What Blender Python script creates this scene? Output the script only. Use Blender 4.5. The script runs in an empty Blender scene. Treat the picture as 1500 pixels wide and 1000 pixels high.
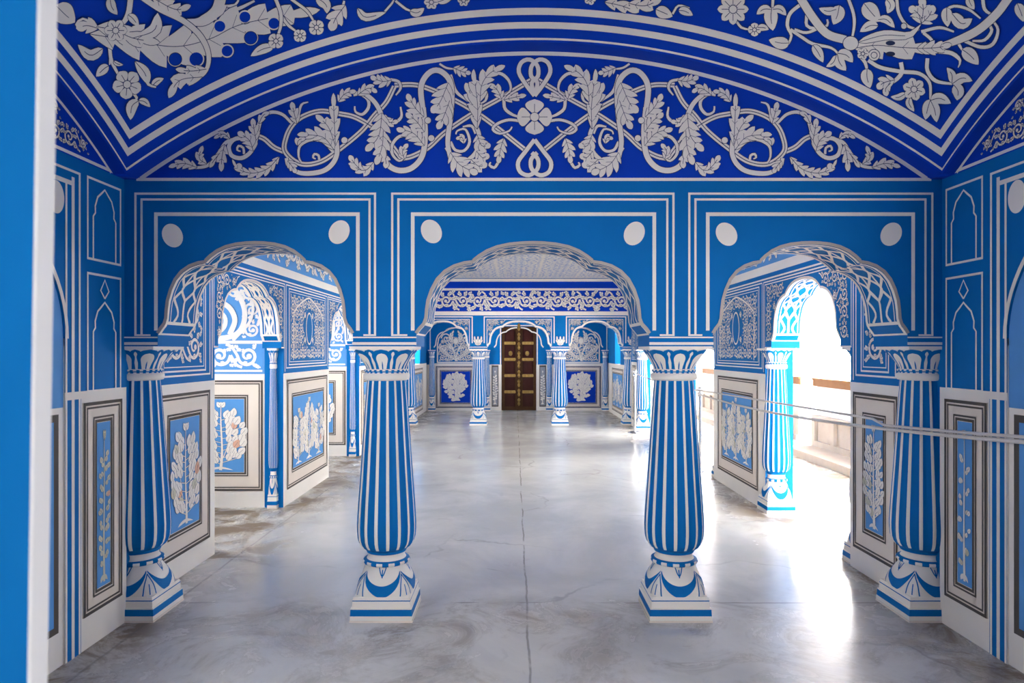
import bpy, math, random
from mathutils import Vector, Matrix
from mathutils.geometry import tessellate_polygon
PI = math.pi
S = bpy.context.scene
COL = S.collection

# ------------------------------------------------------------------ camera, world, light, exposure
cam_d = bpy.data.cameras.new('camera'); cam = bpy.data.objects.new('camera', cam_d); COL.objects.link(cam)
cam.location = (0, 0, 1.5); cam.rotation_euler = (PI/2, 0, 0)
cam_d.sensor_width = 36; cam_d.lens = 24; cam_d.clip_start = .05
cam_d.shift_x = -4/1500; cam_d.shift_y = 14/1500
cam_d.dof.use_dof = True; cam_d.dof.focus_distance = 5.5; cam_d.dof.aperture_fstop = 5.6
S.camera = cam
S.view_settings.view_transform = 'Standard'; S.view_settings.look = 'None'
S.view_settings.gamma = 1; S.view_settings.use_curve_mapping = False
S.view_settings.exposure = 2.45
S.cycles.max_bounces = 10; S.cycles.diffuse_bounces = 7; S.cycles.glossy_bounces = 4

W = bpy.data.worlds.new('overcast_sky'); S.world = W; W.use_nodes = True
W.node_tree.nodes['Background'].inputs[0].default_value = (1, .98, .95, 1)
W.node_tree.nodes['Background'].inputs[1].default_value = 9
sun_d = bpy.data.lights.new('sun', 'SUN'); sun = bpy.data.objects.new('sun', sun_d); COL.objects.link(sun)
sun_d.energy = 13; sun_d.angle = .02; sun_d.color = (1, .95, .88)
sun.location = (12, 4, 12); sun.rotation_euler = (0, math.radians(38), math.radians(20))

def sky_portal(name, loc, rot, sx, sy):          # guides the sky's light through an opening; gives no light of its own
    d = bpy.data.lights.new(name, 'AREA'); d.shape = 'RECTANGLE'; d.size = sx; d.size_y = sy; d.cycles.is_portal = True
    o = bpy.data.objects.new(name, d); COL.objects.link(o); o.location = loc; o.rotation_euler = rot
for k, y in enumerate((5.1, 7.95, 11.0, 13.7)): sky_portal('portal_aisle', (-3.97, y, 1.52), (0, -PI/2, 0), .42, 1.6)
for k, y in enumerate((8.9, 11.9, 14.9)): sky_portal('portal_veranda', (4.67, y, 1.6), (0, PI/2, 0), 1.2, 2.6)
sky_portal('portal_added_box', (.8, -3.75, 1.5), (PI/2, 0, 0), .9, .9)
sky_portal('portal_end_left', (-2.55, 15.6, 1.65), (0, -PI/2, 0), .9, .8); sky_portal('portal_end_right', (2.68, 15.6, 1.65), (0, PI/2, 0), .9, .8)
sky_portal('portal_near_left', (-2.35, 2.35, 1.59), (0, -PI/2, 0), .52, .5); sky_portal('portal_near_right', (2.55, 2.35, 1.59), (0, PI/2, 0), .52, .5)

# ------------------------------------------------------------------ materials
def principled(name, col, rough=.5, metal=0, var=.06, scale=3.0, spec=.1):
    m = bpy.data.materials.new(name); m.use_nodes = True
    nt = m.node_tree; b = nt.nodes['Principled BSDF']
    b.inputs['Roughness'].default_value = rough; b.inputs['Metallic'].default_value = metal
    b.inputs['Specular IOR Level'].default_value = spec
    if var:
        tc = nt.nodes.new('ShaderNodeTexCoord'); n = nt.nodes.new('ShaderNodeTexNoise')
        n.inputs['Scale'].default_value = scale; n.inputs['Detail'].default_value = 5; n.inputs['Roughness'].default_value = .6
        r = nt.nodes.new('ShaderNodeMix'); r.data_type = 'RGBA'
        r.inputs['A'].default_value = tuple(min(1, c*(1-var*2)) for c in col) + (1,)
        r.inputs['B'].default_value = tuple(min(1, c*(1+var*2)) for c in col) + (1,)
        nt.links.new(tc.outputs['Object'], n.inputs['Vector']); nt.links.new(n.outputs['Fac'], r.inputs['Factor'])
        nt.links.new(r.outputs['Result'], b.inputs['Base Color'])
    else:
        b.inputs['Base Color'].default_value = tuple(col) + (1,)
    return m
BLUE = principled('cobalt_paint', (.001, .145, .43), .6, var=.07)
DEEP = principled('ultramarine_paint', (.002, .045, .45), .6, var=.07)
SKY = principled('pale_blue_paint', (.10, .31, .66), .55, var=.06)
PALE = principled('washed_blue_paint', (.30, .40, .66), .6, var=.05)
WHITE = principled('white_paint', (.81, .765, .70), .5, var=.03)
TAUPE = principled('taupe_edge_paint', (.42, .38, .35), .6, var=.05)
CREAM = principled('cream_paint', (.76, .67, .58), .5, var=.04)
GREY = principled('grey_line_paint', (.10, .088, .08), .6, var=.06)
INK = principled('ink_outline_paint', (.035, .05, .12), .6, var=0)
YEL = principled('ochre_leaf_paint', (.62, .60, .47), .6, var=.05)
PINK = principled('peach_flower_paint', (.75, .45, .32), .6, var=.05)
WOOD = principled('dark_door_wood', (.075, .034, .014), .45, var=.12, scale=9)
BRASS = principled('brass_strapping', (.36, .23, .07), .45, .6, var=.1, scale=12)
RAILW = principled('orange_brown_wood', (.20, .09, .035), .6, var=.1, scale=7)
STONE = principled('weathered_stone', (.36, .30, .25), .7, var=.1, scale=5)
CHROME = principled('steel', (.62, .62, .63), .22, 1, var=0)
ROPE = principled('rope_fibre', (.62, .58, .55), .8, var=.06, scale=60)
PLASTER = principled('white_plaster', (.78, .77, .77), .6, var=.03)

def floor_material():
    m = bpy.data.materials.new('polished_marble_floor'); m.use_nodes = True
    nt = m.node_tree; N = nt.nodes.new; L = nt.links.new; b = nt.nodes['Principled BSDF']
    g = N('ShaderNodeNewGeometry'); sep = N('ShaderNodeSeparateXYZ'); L(g.outputs['Position'], sep.inputs[0])
    def noise(sc, det=6, rough=.6, dist=0):
        n = N('ShaderNodeTexNoise'); n.inputs['Scale'].default_value = sc; n.inputs['Detail'].default_value = det
        n.inputs['Roughness'].default_value = rough; n.inputs['Distortion'].default_value = dist
        L(g.outputs['Position'], n.inputs['Vector']); return n.outputs['Fac']
    def math_(op, a, bb=None, c=None):
        n = N('ShaderNodeMath'); n.operation = op
        for i, v in enumerate((a, bb, c)):
            if v is None: continue
            if isinstance(v, (int, float)): n.inputs[i].default_value = v
            else: L(v, n.inputs[i])
        return n.outputs[0]
    def ramp(x, a, c):
        n = N('ShaderNodeMapRange'); n.interpolation_type = 'SMOOTHSTEP'
        n.inputs['From Min'].default_value = a; n.inputs['From Max'].default_value = c; L(x, n.inputs['Value']); return n.outputs[0]
    def mix(f, A, B):
        n = N('ShaderNodeMix'); n.data_type = 'RGBA'
        L(f, n.inputs['Factor'])
        for k, v in (('A', A), ('B', B)):
            if isinstance(v, tuple): n.inputs[k].default_value = v + (1,)
            else: L(v, n.inputs[k])
        return n.outputs['Result']
    X, Y = sep.outputs[0], sep.outputs[1]
    base = mix(ramp(noise(.9, 8, .65, .6), .35, .68), (.57, .56, .525), (.72, .70, .655))
    base = mix(math_('MULTIPLY', ramp(noise(3.2, 8, .7, 1.2), .58, .75), .35), base, (.36, .355, .34))
    # worn brown dirt: along the walls, and a patchy strip before the arcade
    side = math_('MAXIMUM', ramp(math_('MULTIPLY', X, -1), 1.55, 2.15), ramp(X, 1.75, 2.35))
    nz = ramp(noise(2.3, 8, .7, .8), .40, .60)
    frontm = math_('MULTIPLY', ramp(Y, 4.3, 3.9), ramp(Y, 2.6, 3.5))
    n2 = ramp(noise(1.7, 7, .72, 1.5), .44, .64)
    dirt = math_('MAXIMUM', math_('MULTIPLY', side, math_('ADD', math_('MULTIPLY', nz, .9), .18)), math_('MULTIPLY', math_('MULTIPLY', frontm, n2), .62))
    base = mix(dirt, base, (.20, .145, .095))
    wob = math_('MULTIPLY', math_('SUBTRACT', noise(1.3, 4), .5), .05)
    def line(coord, at, w, amt):
        d = math_('ABSOLUTE', math_('SUBTRACT', math_('ADD', coord, wob), at))
        return math_('MULTIPLY', ramp(d, w, w*.3), amt)
    cr = math_('MAXIMUM', math_('MULTIPLY', line(X, .07, .009, .6), ramp(noise(2.2, 4), .38, .55)), line(X, -2.03, .012, .5))
    cr = math_('MAXIMUM', cr, math_('MULTIPLY', line(Y, 4.07, .012, .6), ramp(noise(1.1, 3), .45, .55)))
    cr = math_('MAXIMUM', cr, math_('MULTIPLY', line(math_('ADD', Y, math_('MULTIPLY', X, .6)), 4.6, .014, .7), ramp(noise(.8, 4), .55, .62)))
    v = N('ShaderNodeTexVoronoi'); v.feature = 'DISTANCE_TO_EDGE'; v.inputs['Scale'].default_value = .75
    wv = N('ShaderNodeVectorMath'); wv.operation = 'ADD'; nn = N('ShaderNodeTexNoise'); nn.inputs['Scale'].default_value = 2.5; nn.inputs['Detail'].default_value = 6
    L(g.outputs['Position'], nn.inputs['Vector']); sc = N('ShaderNodeVectorMath'); sc.operation = 'SCALE'; sc.inputs['Scale'].default_value = .35
    L(nn.outputs['Color'], sc.inputs[0]); L(g.outputs['Position'], wv.inputs[0]); L(sc.outputs[0], wv.inputs[1]); L(wv.outputs[0], v.inputs['Vector'])
    hair = math_('MULTIPLY', ramp(v.outputs['Distance'], .012, .002), math_('MULTIPLY', ramp(noise(.7, 3), .48, .6), .32))
    cr = math_('MAXIMUM', cr, hair)
    base = mix(cr, base, (.14, .125, .11))
    L(base, b.inputs['Base Color'])
    ro = N('ShaderNodeMapRange'); ro.inputs['From Min'].default_value = .3; ro.inputs['From Max'].default_value = .7
    ro.inputs['To Min'].default_value = .10; ro.inputs['To Max'].default_value = .27; L(noise(2.0, 6), ro.inputs['Value'])
    L(math_('ADD', ro.outputs[0], math_('MULTIPLY', dirt, .25)), b.inputs['Roughness'])
    b.inputs['Specular IOR Level'].default_value = .6
    bm = N('ShaderNodeBump'); bm.inputs['Strength'].default_value = .05; bm.inputs['Distance'].default_value = .02
    L(noise(1.6, 4), bm.inputs['Height']); L(bm.outputs[0], b.inputs['Normal'])
    return m
FLOOR = floor_material()

# ------------------------------------------------------------------ mesh collector
class MB:
    def __init__(s): s.v = []; s.f = []; s.m = []
    def face(s, pts, mi=0):
        k = len(s.v); s.v += [tuple(p) for p in pts]; s.f.append(tuple(range(k, k+len(pts)))); s.m.append(mi)
    def grid(s, rows, mi=0, closed=False):
        k = len(s.v); n = len(rows[0])
        for r in rows: s.v += [tuple(p) for p in r]
        for i in range(len(rows)-1):
            for j in range(n if closed else n-1):
                a = k+i*n+j; b = k+i*n+(j+1) % n
                s.f.append((a, b, b+n, a+n)); s.m.append(mi(i, j) if callable(mi) else mi)
    def box(s, x0, y0, z0, x1, y1, z1, mi=0):
        c = [(x, y, z) for z in (z0, z1) for y in (y0, y1) for x in (x0, x1)]
        k = len(s.v); s.v += c
        for q in ((0, 2, 3, 1), (4, 5, 7, 6), (0, 1, 5, 4), (2, 6, 7, 3), (0, 4, 6, 2), (1, 3, 7, 5)):
            s.f.append(tuple(k+i for i in q)); s.m.append(mi)
    def lathe(s, prof, n=32, mi=0, cx=0, cy=0):
        rows = [[(cx+r*math.cos(2*PI*j/n), cy+r*math.sin(2*PI*j/n), z) for j in range(n)] for r, z in prof]
        s.grid(rows, mi, True)
        s.face(rows[0][::-1], mi if not callable(mi) else 0); s.face(rows[-1], mi if not callable(mi) else 0)
    def tube(s, pts, r, n=8, mi=0):
        pts = [Vector(p) for p in pts]; rows = []
        for i, p in enumerate(pts):
            t = (pts[min(i+1, len(pts)-1)]-pts[max(i-1, 0)]).normalized()
            a = t.cross(Vector((0, 0, 1)))
            if a.length < 1e-3: a = Vector((1, 0, 0))
            a.normalize(); b = t.cross(a)
            rows.append([p+a*(r*math.cos(2*PI*j/n))+b*(r*math.sin(2*PI*j/n)) for j in range(n)])
        s.grid(rows, mi, True); s.face(rows[0][::-1], mi); s.face(rows[-1], mi)
    def build(s, name, mats, parent=None, smooth=False):
        me = bpy.data.meshes.new(name); me.from_pydata(s.v, [], s.f)
        for m in (mats if isinstance(mats, (list, tuple)) else [mats]): me.materials.append(m)
        me.polygons.foreach_set('material_index', s.m)
        if smooth:
            me.polygons.foreach_set('use_smooth', [True]*len(s.f))
        me.update()
        o = bpy.data.objects.new(name, me); COL.objects.link(o)
        if parent is not None: o.parent = parent
        return o

def tag(o, label, cat, kind=None, group=None):
    o['label'] = label; o['category'] = cat
    if kind: o['kind'] = kind
    if group: o['group'] = group
    return o
def thing(name, label, cat, loc=(0, 0, 0), rz=0, group=None):
    o = bpy.data.objects.new(name, None); o.empty_display_size = .1; COL.objects.link(o)
    o.location = loc; o.rotation_euler = (0, 0, rz)
    return tag(o, label, cat, 'thing', group)
def copy_thing(o, name, label, loc, rz=0, scale=None, group=None):
    c = o.copy(); COL.objects.link(c); c.name = name; c.location = loc; c.rotation_euler = (0, 0, rz); c['label'] = label
    if scale: c.scale = scale
    if group: c['group'] = group
    for ch in list(o.children):
        d = ch.copy(); COL.objects.link(d); d.parent = c
        for g in list(ch.children):
            e = g.copy(); COL.objects.link(e); e.parent = d
    return c

# ------------------------------------------------------------------ painted ornament (2-D strokes laid on a surface)
def spline(pts, step):
    pts = [Vector((p[0], p[1])) for p in pts]
    if len(pts) < 3:
        n = max(1, int((pts[1]-pts[0]).length/step)); return [pts[0].lerp(pts[1], i/n) for i in range(n+1)]
    out = []; P = [pts[0]*2-pts[1]]+pts+[pts[-1]*2-pts[-2]]
    for i in range(1, len(P)-2):
        p0, p1, p2, p3 = P[i-1:i+3]; n = max(2, int((p2-p1).length/step))
        for k in range(n):
            t = k/n
            out.append(.5*((2*p1)+(p2-p0)*t+(2*p0-5*p1+4*p2-p3)*t*t+(3*p1-p0-3*p2+p3)*t**3))
    out.append(pts[-1]); return out
def frames(P):
    T = []
    for i in range(len(P)):
        t = P[min(i+1, len(P)-1)]-P[max(i-1, 0)]
        T.append(t.normalized() if t.length > 1e-9 else Vector((1, 0)))
    return T
class Art:
    """strokes in a surface's own two coordinates; colour index: 0 white, 1 ink, 2.. extra"""
    def __init__(s, step, ol): s.step = step; s.ol = ol; s.it = []
    def strip(s, A, B, lvl, col): s.it.append(('s', A, B, lvl, col))
    def ribbon(s, pts, w, lvl=0, col=0, ol=None, smooth=True, ends=(1, 1), center=False):
        ol = s.ol if ol is None else ol
        P = spline(pts, s.step) if smooth else [Vector((p[0], p[1])) for p in pts]
        T = frames(P); n = len(P)-1
        def wid(i):
            t = i/max(1, n); k = (ends[0]+(1-ends[0])*min(1, t*2.5))*(ends[1]+(1-ends[1])*min(1, (1-t)*2.5))
            return w*k/2
        for e, c, dl in ((ol, 1, 0), (0, col, .5)):
            if c == 1 and col != 1 and ol <= 0: continue
            A = []; B = []
            for i, (p, t) in enumerate(zip(P, T)):
                nn = Vector((-t.y, t.x))*(wid(i)+e); A.append(p+nn); B.append(p-nn)
            s.strip(A, B, lvl+dl, c)
        if center: s.ribbon([tuple(p) for p in P], w*.16, lvl+.6, 1, 0, False)
    def leaf(s, pts, w, lobes=4, lvl=1, col=0, ol=None, vein=True, sides=(1, 1), fat=.75):
        ol = s.ol if ol is None else ol
        base = spline(pts, s.step*.5); Ln = [0]
        for a, b in zip(base, base[1:]): Ln.append(Ln[-1]+(b-a).length)
        n = max(10, lobes*5); P = []; k = 0
        for i in range(n+1):
            d = Ln[-1]*i/n
            while k < len(Ln)-2 and Ln[k+1] < d: k += 1
            f = (d-Ln[k])/max(1e-9, Ln[k+1]-Ln[k]); P.append(base[k].lerp(base[k+1], min(1, f)))
        T = frames(P)
        for e, c, dl in ((ol, 1, 0), (0, col, .5)):
            if c == 1 and ol <= 0: continue
            A = []; B = []; C = []
            for i, (p, t) in enumerate(zip(P, T)):
                u = i/n; env = max(0, math.sin(PI*min(1, u**fat)))**.75
                ph = (u*lobes) % 1 if lobes else 0
                j = (.52+.70*math.sin(ph*PI*.62)) if lobes else 1
                nn = Vector((-t.y, t.x)); fw = t*(w*.5*ph*env if lobes else 0)
                A.append(p+nn*(w*env*j*sides[0]+e)+fw); B.append(p-nn*(w*env*j*sides[1]+e)+fw); C.append(p)
            s.strip(A, C, lvl+dl, c); s.strip(C, B, lvl+dl, c)
        if vein:
            s.ribbon([tuple(p) for p in P[:int(n*.8)]], s.ol*.9, lvl+.6, 1, 0, False)
            if lobes > 2:
                for q in range(1, lobes):
                    i = int(n*(q-.35)/lobes); t = T[i]; nn = Vector((-t.y, t.x))
                    for sg, sd in ((1, sides[0]), (-1, sides[1])):
                        if sd > .2: s.ribbon([tuple(P[i]), tuple(P[i]+nn*(sg*w*.55*sd)+t*w*.5)], s.ol*.6, lvl+.6, 1, 0, False)
    def ellipse(s, c, rx, ry, rot=0, lvl=1, col=0, ol=None, n=20):
        ol = s.ol if ol is None else ol
        for e, cc, dl in ((ol, 1, 0), (0, col, .5)):
            if cc == 1 and col != 1 and ol <= 0: continue
            pts = []
            for i in range(n):
                a = 2*PI*i/n; x = (rx+e)*math.cos(a); y = (ry+e)*math.sin(a)
                pts.append(Vector((c[0]+x*math.cos(rot)-y*math.sin(rot), c[1]+x*math.sin(rot)+y*math.cos(rot))))
            s.it.append(('p', pts, Vector(c), lvl+dl, cc))
    def flower(s, c, r, n=5, lvl=2, rot=0, col=0):
        for i in range(n):
            a = rot+2*PI*i/n; d = (math.cos(a), math.sin(a))
            s.leaf([(c[0]+d[0]*r*.1, c[1]+d[1]*r*.1), (c[0]+d[0]*r*.6, c[1]+d[1]*r*.6), (c[0]+d[0]*r, c[1]+d[1]*r)], r*2.1/n, 0, lvl, col, fat=1.5)
        s.ellipse(c, r*.24, r*.24, 0, lvl+1, col)
    def rect(s, x0, y0, x1, y1, lvl=0, col=0):
        s.strip([Vector((x0, y0)), Vector((x1, y0))], [Vector((x0, y1)), Vector((x1, y1))], lvl, col)
    def frame(s, x0, y0, x1, y1, w, lvl=0, col=0, bottom=True):
        s.rect(x0, y0, x0+w, y1, lvl, col); s.rect(x1-w, y0, x1, y1, lvl, col); s.rect(x0+w, y1-w, x1-w, y1, lvl, col)
        if bottom: s.rect(x0+w, y0, x1-w, y0+w, lvl, col)
    def spiral(s, c, r, turns, a0, sg, w, lvl=0, col=0):
        n = int(turns*7)+2; P = []
        for i in range(n+1):
            t = i/n; rr = r*(1-.84*t); a = a0+sg*2*PI*turns*t
            P.append((c[0]+rr*math.cos(a), c[1]+rr*math.sin(a)))
        s.ribbon(P, w, lvl, col, ends=(1, .5)); s.ellipse(P[-1], w*.9, w*.9, 0, lvl+1, col, n=10)
        return P
    def emit(s, mp, h0=.002, dl=.001, mb=None):
        mb = mb or MB()
        for q, t in enumerate(s.it):
            h = h0+t[3]*dl+(q % 12)*dl*.035
            if t[0] == 's':
                k = 6e-5/max(1, len(t[1]))
                mb.grid([[mp(p.x, p.y, h+k*i) for i, p in enumerate(t[1])], [mp(p.x, p.y, h+k*i) for i, p in enumerate(t[2])]], t[4])
            else:
                c = mp(t[2].x, t[2].y, h); P = [mp(p.x, p.y, h) for p in t[1]]; n = len(P)
                k = len(mb.v); mb.v += [tuple(c)]+[tuple(p) for p in P]
                for i in range(n): mb.f.append((k, k+1+i, k+1+(i+1) % n)); mb.m.append(t[4])
        return mb

def scrollwork(A, x0, y0, x1, y1, cell, seed=0, lw=None, inside=None, lvl=0, leafy=1.0, lk=1.0):
    """running acanthus scrolls filling a rectangle"""
    R = random.Random(seed); lw = lw or cell*.075
    nx = max(1, round((x1-x0)/cell)); ny = max(1, round((y1-y0)/cell)); cw = (x1-x0)/nx; ch = (y1-y0)/ny
    ok = lambda x, y: x0 <= x <= x1 and y0 <= y <= y1 and (not inside or inside(x, y))
    for i in range(nx):
        for j in range(ny):
            c = (x0+cw*(i+.5), y0+ch*(j+.5))
            if not ok(*c): continue
            sg = 1 if (i+j) % 2 else -1; r = min(cw, ch)*.40
            if not all(ok(c[0]+r*.8*a, c[1]+r*.8*b) for a in (-1, 1) for b in (-1, 1)): r *= .6
            a0 = (PI if i % 2 else 0)+R.uniform(-.3, .3)
            A.spiral(c, r, 1.45, a0, sg, lw, lvl)
            ex = (c[0]+r*math.cos(a0), c[1]+r*math.sin(a0))
            nb = (c[0]+cw*.8*(1 if i % 2 == 0 else -1), c[1]+ch*.44*sg)
            if ok(*nb): A.ribbon([ex, ((ex[0]+nb[0])/2, nb[1]-.1*ch*sg), nb], lw*.9, lvl)
            def lf(p, a, l, w, n=3, bend=.5):
                l *= lk; w *= lk
                q = (p[0]+l*.5*math.cos(a), p[1]+l*.5*math.sin(a)); e = (q[0]+l*.5*math.cos(a+bend), q[1]+l*.5*math.sin(a+bend))
                if ok(*e): A.leaf([p, q, e], w, n, lvl+1)
            for k in range(7):
                if R.random() > leafy: continue
                a = a0+sg*(.3+k*.88)+R.uniform(-.15, .15); rr = r*(1-.03*k)
                lf((c[0]+rr*math.cos(a), c[1]+rr*math.sin(a)), a+sg*.9, r*.62, r*.19, 3, -sg*.9)
            for k in range(3):
                a = a0+sg*(1+k*2.1); rr = r*.72
                lf((c[0]+rr*math.cos(a), c[1]+rr*math.sin(a)), a+sg*1.9, r*.42, r*.13, 2, sg*.6)
            for sx in (-1, 1):                    # fill the cell's corners
                for sy in (-1, 1):
                    p = (c[0]+sx*cw*.33, c[1]+sy*ch*.33); a = math.atan2(sy, sx)+R.uniform(-.6, .6)
                    lf(p, a, r*.55, r*.16, 3, R.choice((-.8, .8)))

def plant(A, cx, y0, h, w, seed, accents=(), dens=1.0):
    """upright flowering plant on a small mound"""
    R = random.Random(seed)
    A.leaf([(cx-w*.3, y0), (cx, y0+h*.02), (cx+w*.3, y0)], h*.03, 0, 0, vein=False, sides=(1, .1), ol=0)
    sw = lambda t: cx+math.sin(t*5+seed)*w*.04*(1-t)
    A.ribbon([(sw(t), y0+h*.95*t) for t in [i/7 for i in range(8)]], min(h*.026, w*.1), 0, 0, ends=(1.8, .35))
    if w > .18:
        for q in (-1, 1): A.ribbon([(cx, y0+h*.12), (cx+q*w*.12, y0+h*.28), (cx+q*w*.22, y0+h*.55), (cx+q*w*.14, y0+h*.78)], h*.012, 0, 0, ends=(1, .4))
    n = int(h/.042*dens)
    for i in range(n):
        t = .15+.80*i/n; sg = 1 if i % 2 else -1
        env = w*.46*max(.3, math.sin(PI*min(1, (t-.02)**.9))**.6)
        for lf in range(3 if w > .18 else 2):
            ln = env*(.35+.33*lf)*R.uniform(.85, 1.1); e = (sw(t)+sg*ln, y0+h*.92*(t-.06)+h*(.02+.012*lf)+R.uniform(-.01, .015))
            if lf == 2: A.ribbon([(sw(t), e[1]-h*.06), (sw(t)+sg*ln*.55, e[1]-h*.03), e], min(h*.009, .009), 0)
            a = R.uniform(.75, 1.45); l = min(.085, w*.34)*R.uniform(.85, 1.15); d = (sg*math.cos(a)*l, math.sin(a)*l)
            col = R.choice(accents) if accents and R.random() < .07 else 0
            A.leaf([e, (e[0]+d[0]*.5+sg*l*.05, e[1]+d[1]*.5), (e[0]+d[0], e[1]+d[1])], l*.37, 0, 1+lf, col, fat=.85)
    for a in (-.5, 0, .5):
        A.leaf([(cx, y0+h*.93), (cx+a*w*.1, y0+h*.96), (cx+a*w*.2, y0+h)], min(.025, w*.06), 0, 2)

# ------------------------------------------------------------------ measured key dimensions
YA, TH = 3.77, .36                  # front face and thickness of the first arcade
XL, XR = -2.156, 2.36               # side walls of the near room
HL, HR = -2.22, 2.35                # side walls of the hall behind
YF = 13.76                          # far arcade
YB = 17.2                           # end wall
ZS, ZI = 1.526, 1.59                # top of capitals, foot of the arches
FX = lambda px: (px-754)*.00377     # measurements taken on the first arcade's face
FZ = lambda py: 1.5-(py-514)*.00377
VXL, VXR, VY0, VY1, VZ = -2.085, 2.294, .45, 3.66, 2.45
def arc(t, c, a, r):
    R = (a*a+r*r)/(2*r); return math.sqrt(max(0, R*R-(t-c)**2))-(R-r)
vf = lambda x: arc(x, (VXL+VXR)/2, (VXR-VXL)/2, .705)
vg = lambda y: arc(y, (VY0+VY1)/2, (VY1-VY0)/2, .5)
vz = lambda x, y: VZ+vf(x)+vg(y)

HALF = [(-171, 490), (-166, 483), (-159.5, 476), (-156.5, 468), (-155.5, 456), (-153.5, 442), (-148, 426), (-140, 411), (-129, 399.5), (-115, 391.5), (-100, 387),
        (-88, 385.5), (-86.5, 383), (-79, 377), (-67, 369.5), (-52, 363.5), (-34, 359.7), (-16, 358), (0, 357.5)]
def arch_profile(c, hf):
    k = hf/(171*.00377)
    h = [(c+x*.00377*k, FZ(y)) for x, y in HALF]
    return h+[(2*c-x, z) for x, z in h[-2::-1]]

def arch_wall(name, T, u0, u1, th, bays, ztop, solid_z, jamb, bands, mats, parent=None, prof=arch_profile):
    """wall with arched openings. T(u, w, z) -> world; bays = [(centre, half width at the arch foot)]; bands = [(z, material index below z)]"""
    mb = MB(); lv = [b[0] for b in bands]
    def mat(z):
        for a, m in bands:
            if z < a: return m
        return bands[-1][1]
    def panel(ua, ub, za, zb):
        n = max(1, int(abs(ub-ua)/.12))
        for i in range(n):
            a, b = i/n, (i+1)/n; xa = ua+(ub-ua)*a; xb = ua+(ub-ua)*b; p = za+(zb-za)*a; q = za+(zb-za)*b
            ta, tb = ztop(xa), ztop(xb)
            cuts = [z for z in lv if max(p, q)+1e-4 < z < min(ta, tb)-1e-4]
            A = [p]+cuts+[ta]; B = [q]+cuts+[tb]
            for k in range(len(A)-1):
                m = mat((A[k]+A[k+1]+B[k]+B[k+1])/4)
                mb.face([T(xa, 0, A[k]), T(xb, 0, B[k]), T(xb, 0, B[k+1]), T(xa, 0, A[k+1])], m)
                mb.face([T(xb, th, B[k]), T(xa, th, A[k]), T(xa, th, A[k+1]), T(xb, th, B[k+1])], m)
            mb.face([T(xa, 0, p), T(xa, th, p), T(xb, th, q), T(xb, 0, q)], mats_soffit)
            mb.face([T(xa, 0, ta), T(xb, 0, tb), T(xb, th, tb), T(xa, th, ta)], 0)
    mats_soffit = 0
    def side(u, za, zb, m=0): mb.face([T(u, 0, za), T(u, th, za), T(u, th, zb), T(u, 0, zb)], m)
    e = u0
    for c, hf in bays:
        a, b = c-hf-jamb, c+hf+jamb
        if a > e: panel(e, a, solid_z, solid_z)
        if jamb: side(a, solid_z, ZS); side(b, solid_z, ZS); panel(a, c-hf, ZS, ZS); panel(c+hf, b, ZS, ZS)
        side(c-hf, ZS, ZI); side(c+hf, ZS, ZI)
        P = prof(c, hf)
        for (xa, za), (xb, zb) in zip(P, P[1:]): panel(xa, xb, za, zb)
        e = b
    if e < u1: panel(e, u1, solid_z, solid_z)
    side(u0, solid_z, ztop(u0)); side(u1, solid_z, ztop(u1))
    o = mb.build(name, mats, parent); o['kind'] = 'structure'
    return o

def intrados_art(T, c, hf, th, parent, prof=arch_profile, name='arch_lattice', cells=None, rich=True):
    """white net painted on the blue underside of an arch"""
    P = [Vector(p) for p in prof(c, hf)]; Ln = [0]
    for a, b in zip(P, P[1:]): Ln.append(Ln[-1]+(b-a).length)
    tot = Ln[-1]
    def mp(s, d, h):
        s = max(0, min(tot, s)); k = 0
        while k < len(Ln)-2 and Ln[k+1] < s: k += 1
        f = (s-Ln[k])/max(1e-9, Ln[k+1]-Ln[k]); p = P[k].lerp(P[k+1], f); t = (P[k+1]-P[k]).normalized()
        q = p+Vector((t.y, -t.x))*h
        return T(q.x, d, q.y)
    A = Art(.02, 0); e = .014; f0 = .075; w = .019
    for d in (e, th-e): A.ribbon([(0, d), (tot, d)], .024, 1)
    for d in (.045, th-.045): A.ribbon([(f0, d), (tot-f0, d)], .008, 1)
    for a in (0, tot-.012): A.rect(a, 0, a+.012, th, 1)
    for a in (f0-.006, tot-f0-.012): A.rect(a, 0, a+.018, th, 1)
    s0, s1 = f0+.03, tot-f0-.03; d0, d1 = .05, th-.05; dm = th/2; hd = (d1-d0)/2
    # base of the net: two columns rising from the foot
    for a, sg in ((s0-.02, 1), (s1+.02, -1)):
        A.ribbon([(a, dm), (a+sg*.13, dm)], w, 1)
        for q in (-1, 1):
            A.ribbon([(a, dm+q*hd*.75), (a+sg*.04, dm+q*hd*.45), (a+sg*.08, dm+q*hd*.55), (a+sg*.13, dm+q*hd*.95)], w, 1)
    n = cells or max(5, int((s1-s0-.2)/.125)); a0 = s0+.11; cl = (s1-s0-.22)/n
    for i in range(n):
        a = a0+cl*i
        A.ribbon([(a, dm), (a+cl*.5, dm+hd*.55), (a+cl, dm)], w, 1); A.ribbon([(a, dm), (a+cl*.5, dm-hd*.55), (a+cl, dm)], w, 1)
        for q in (-1, 1):
            A.ribbon([(a, dm+q*hd), (a+cl*.5, dm+q*hd*.5), (a+cl, dm+q*hd)], w, 1)
            A.ribbon([(a+cl*.5, dm+q*hd*.5), (a+cl, dm+q*hd*.42), (a+cl*1.5, dm+q*hd*.5)] if i < n-1 else [(a+cl*.5, dm+q*hd*.5), (a+cl, dm)], w*.9, 1)
    mb = A.emit(mp, .0015, .001)
    return mb.build(name, [WHITE, INK], parent)

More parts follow.
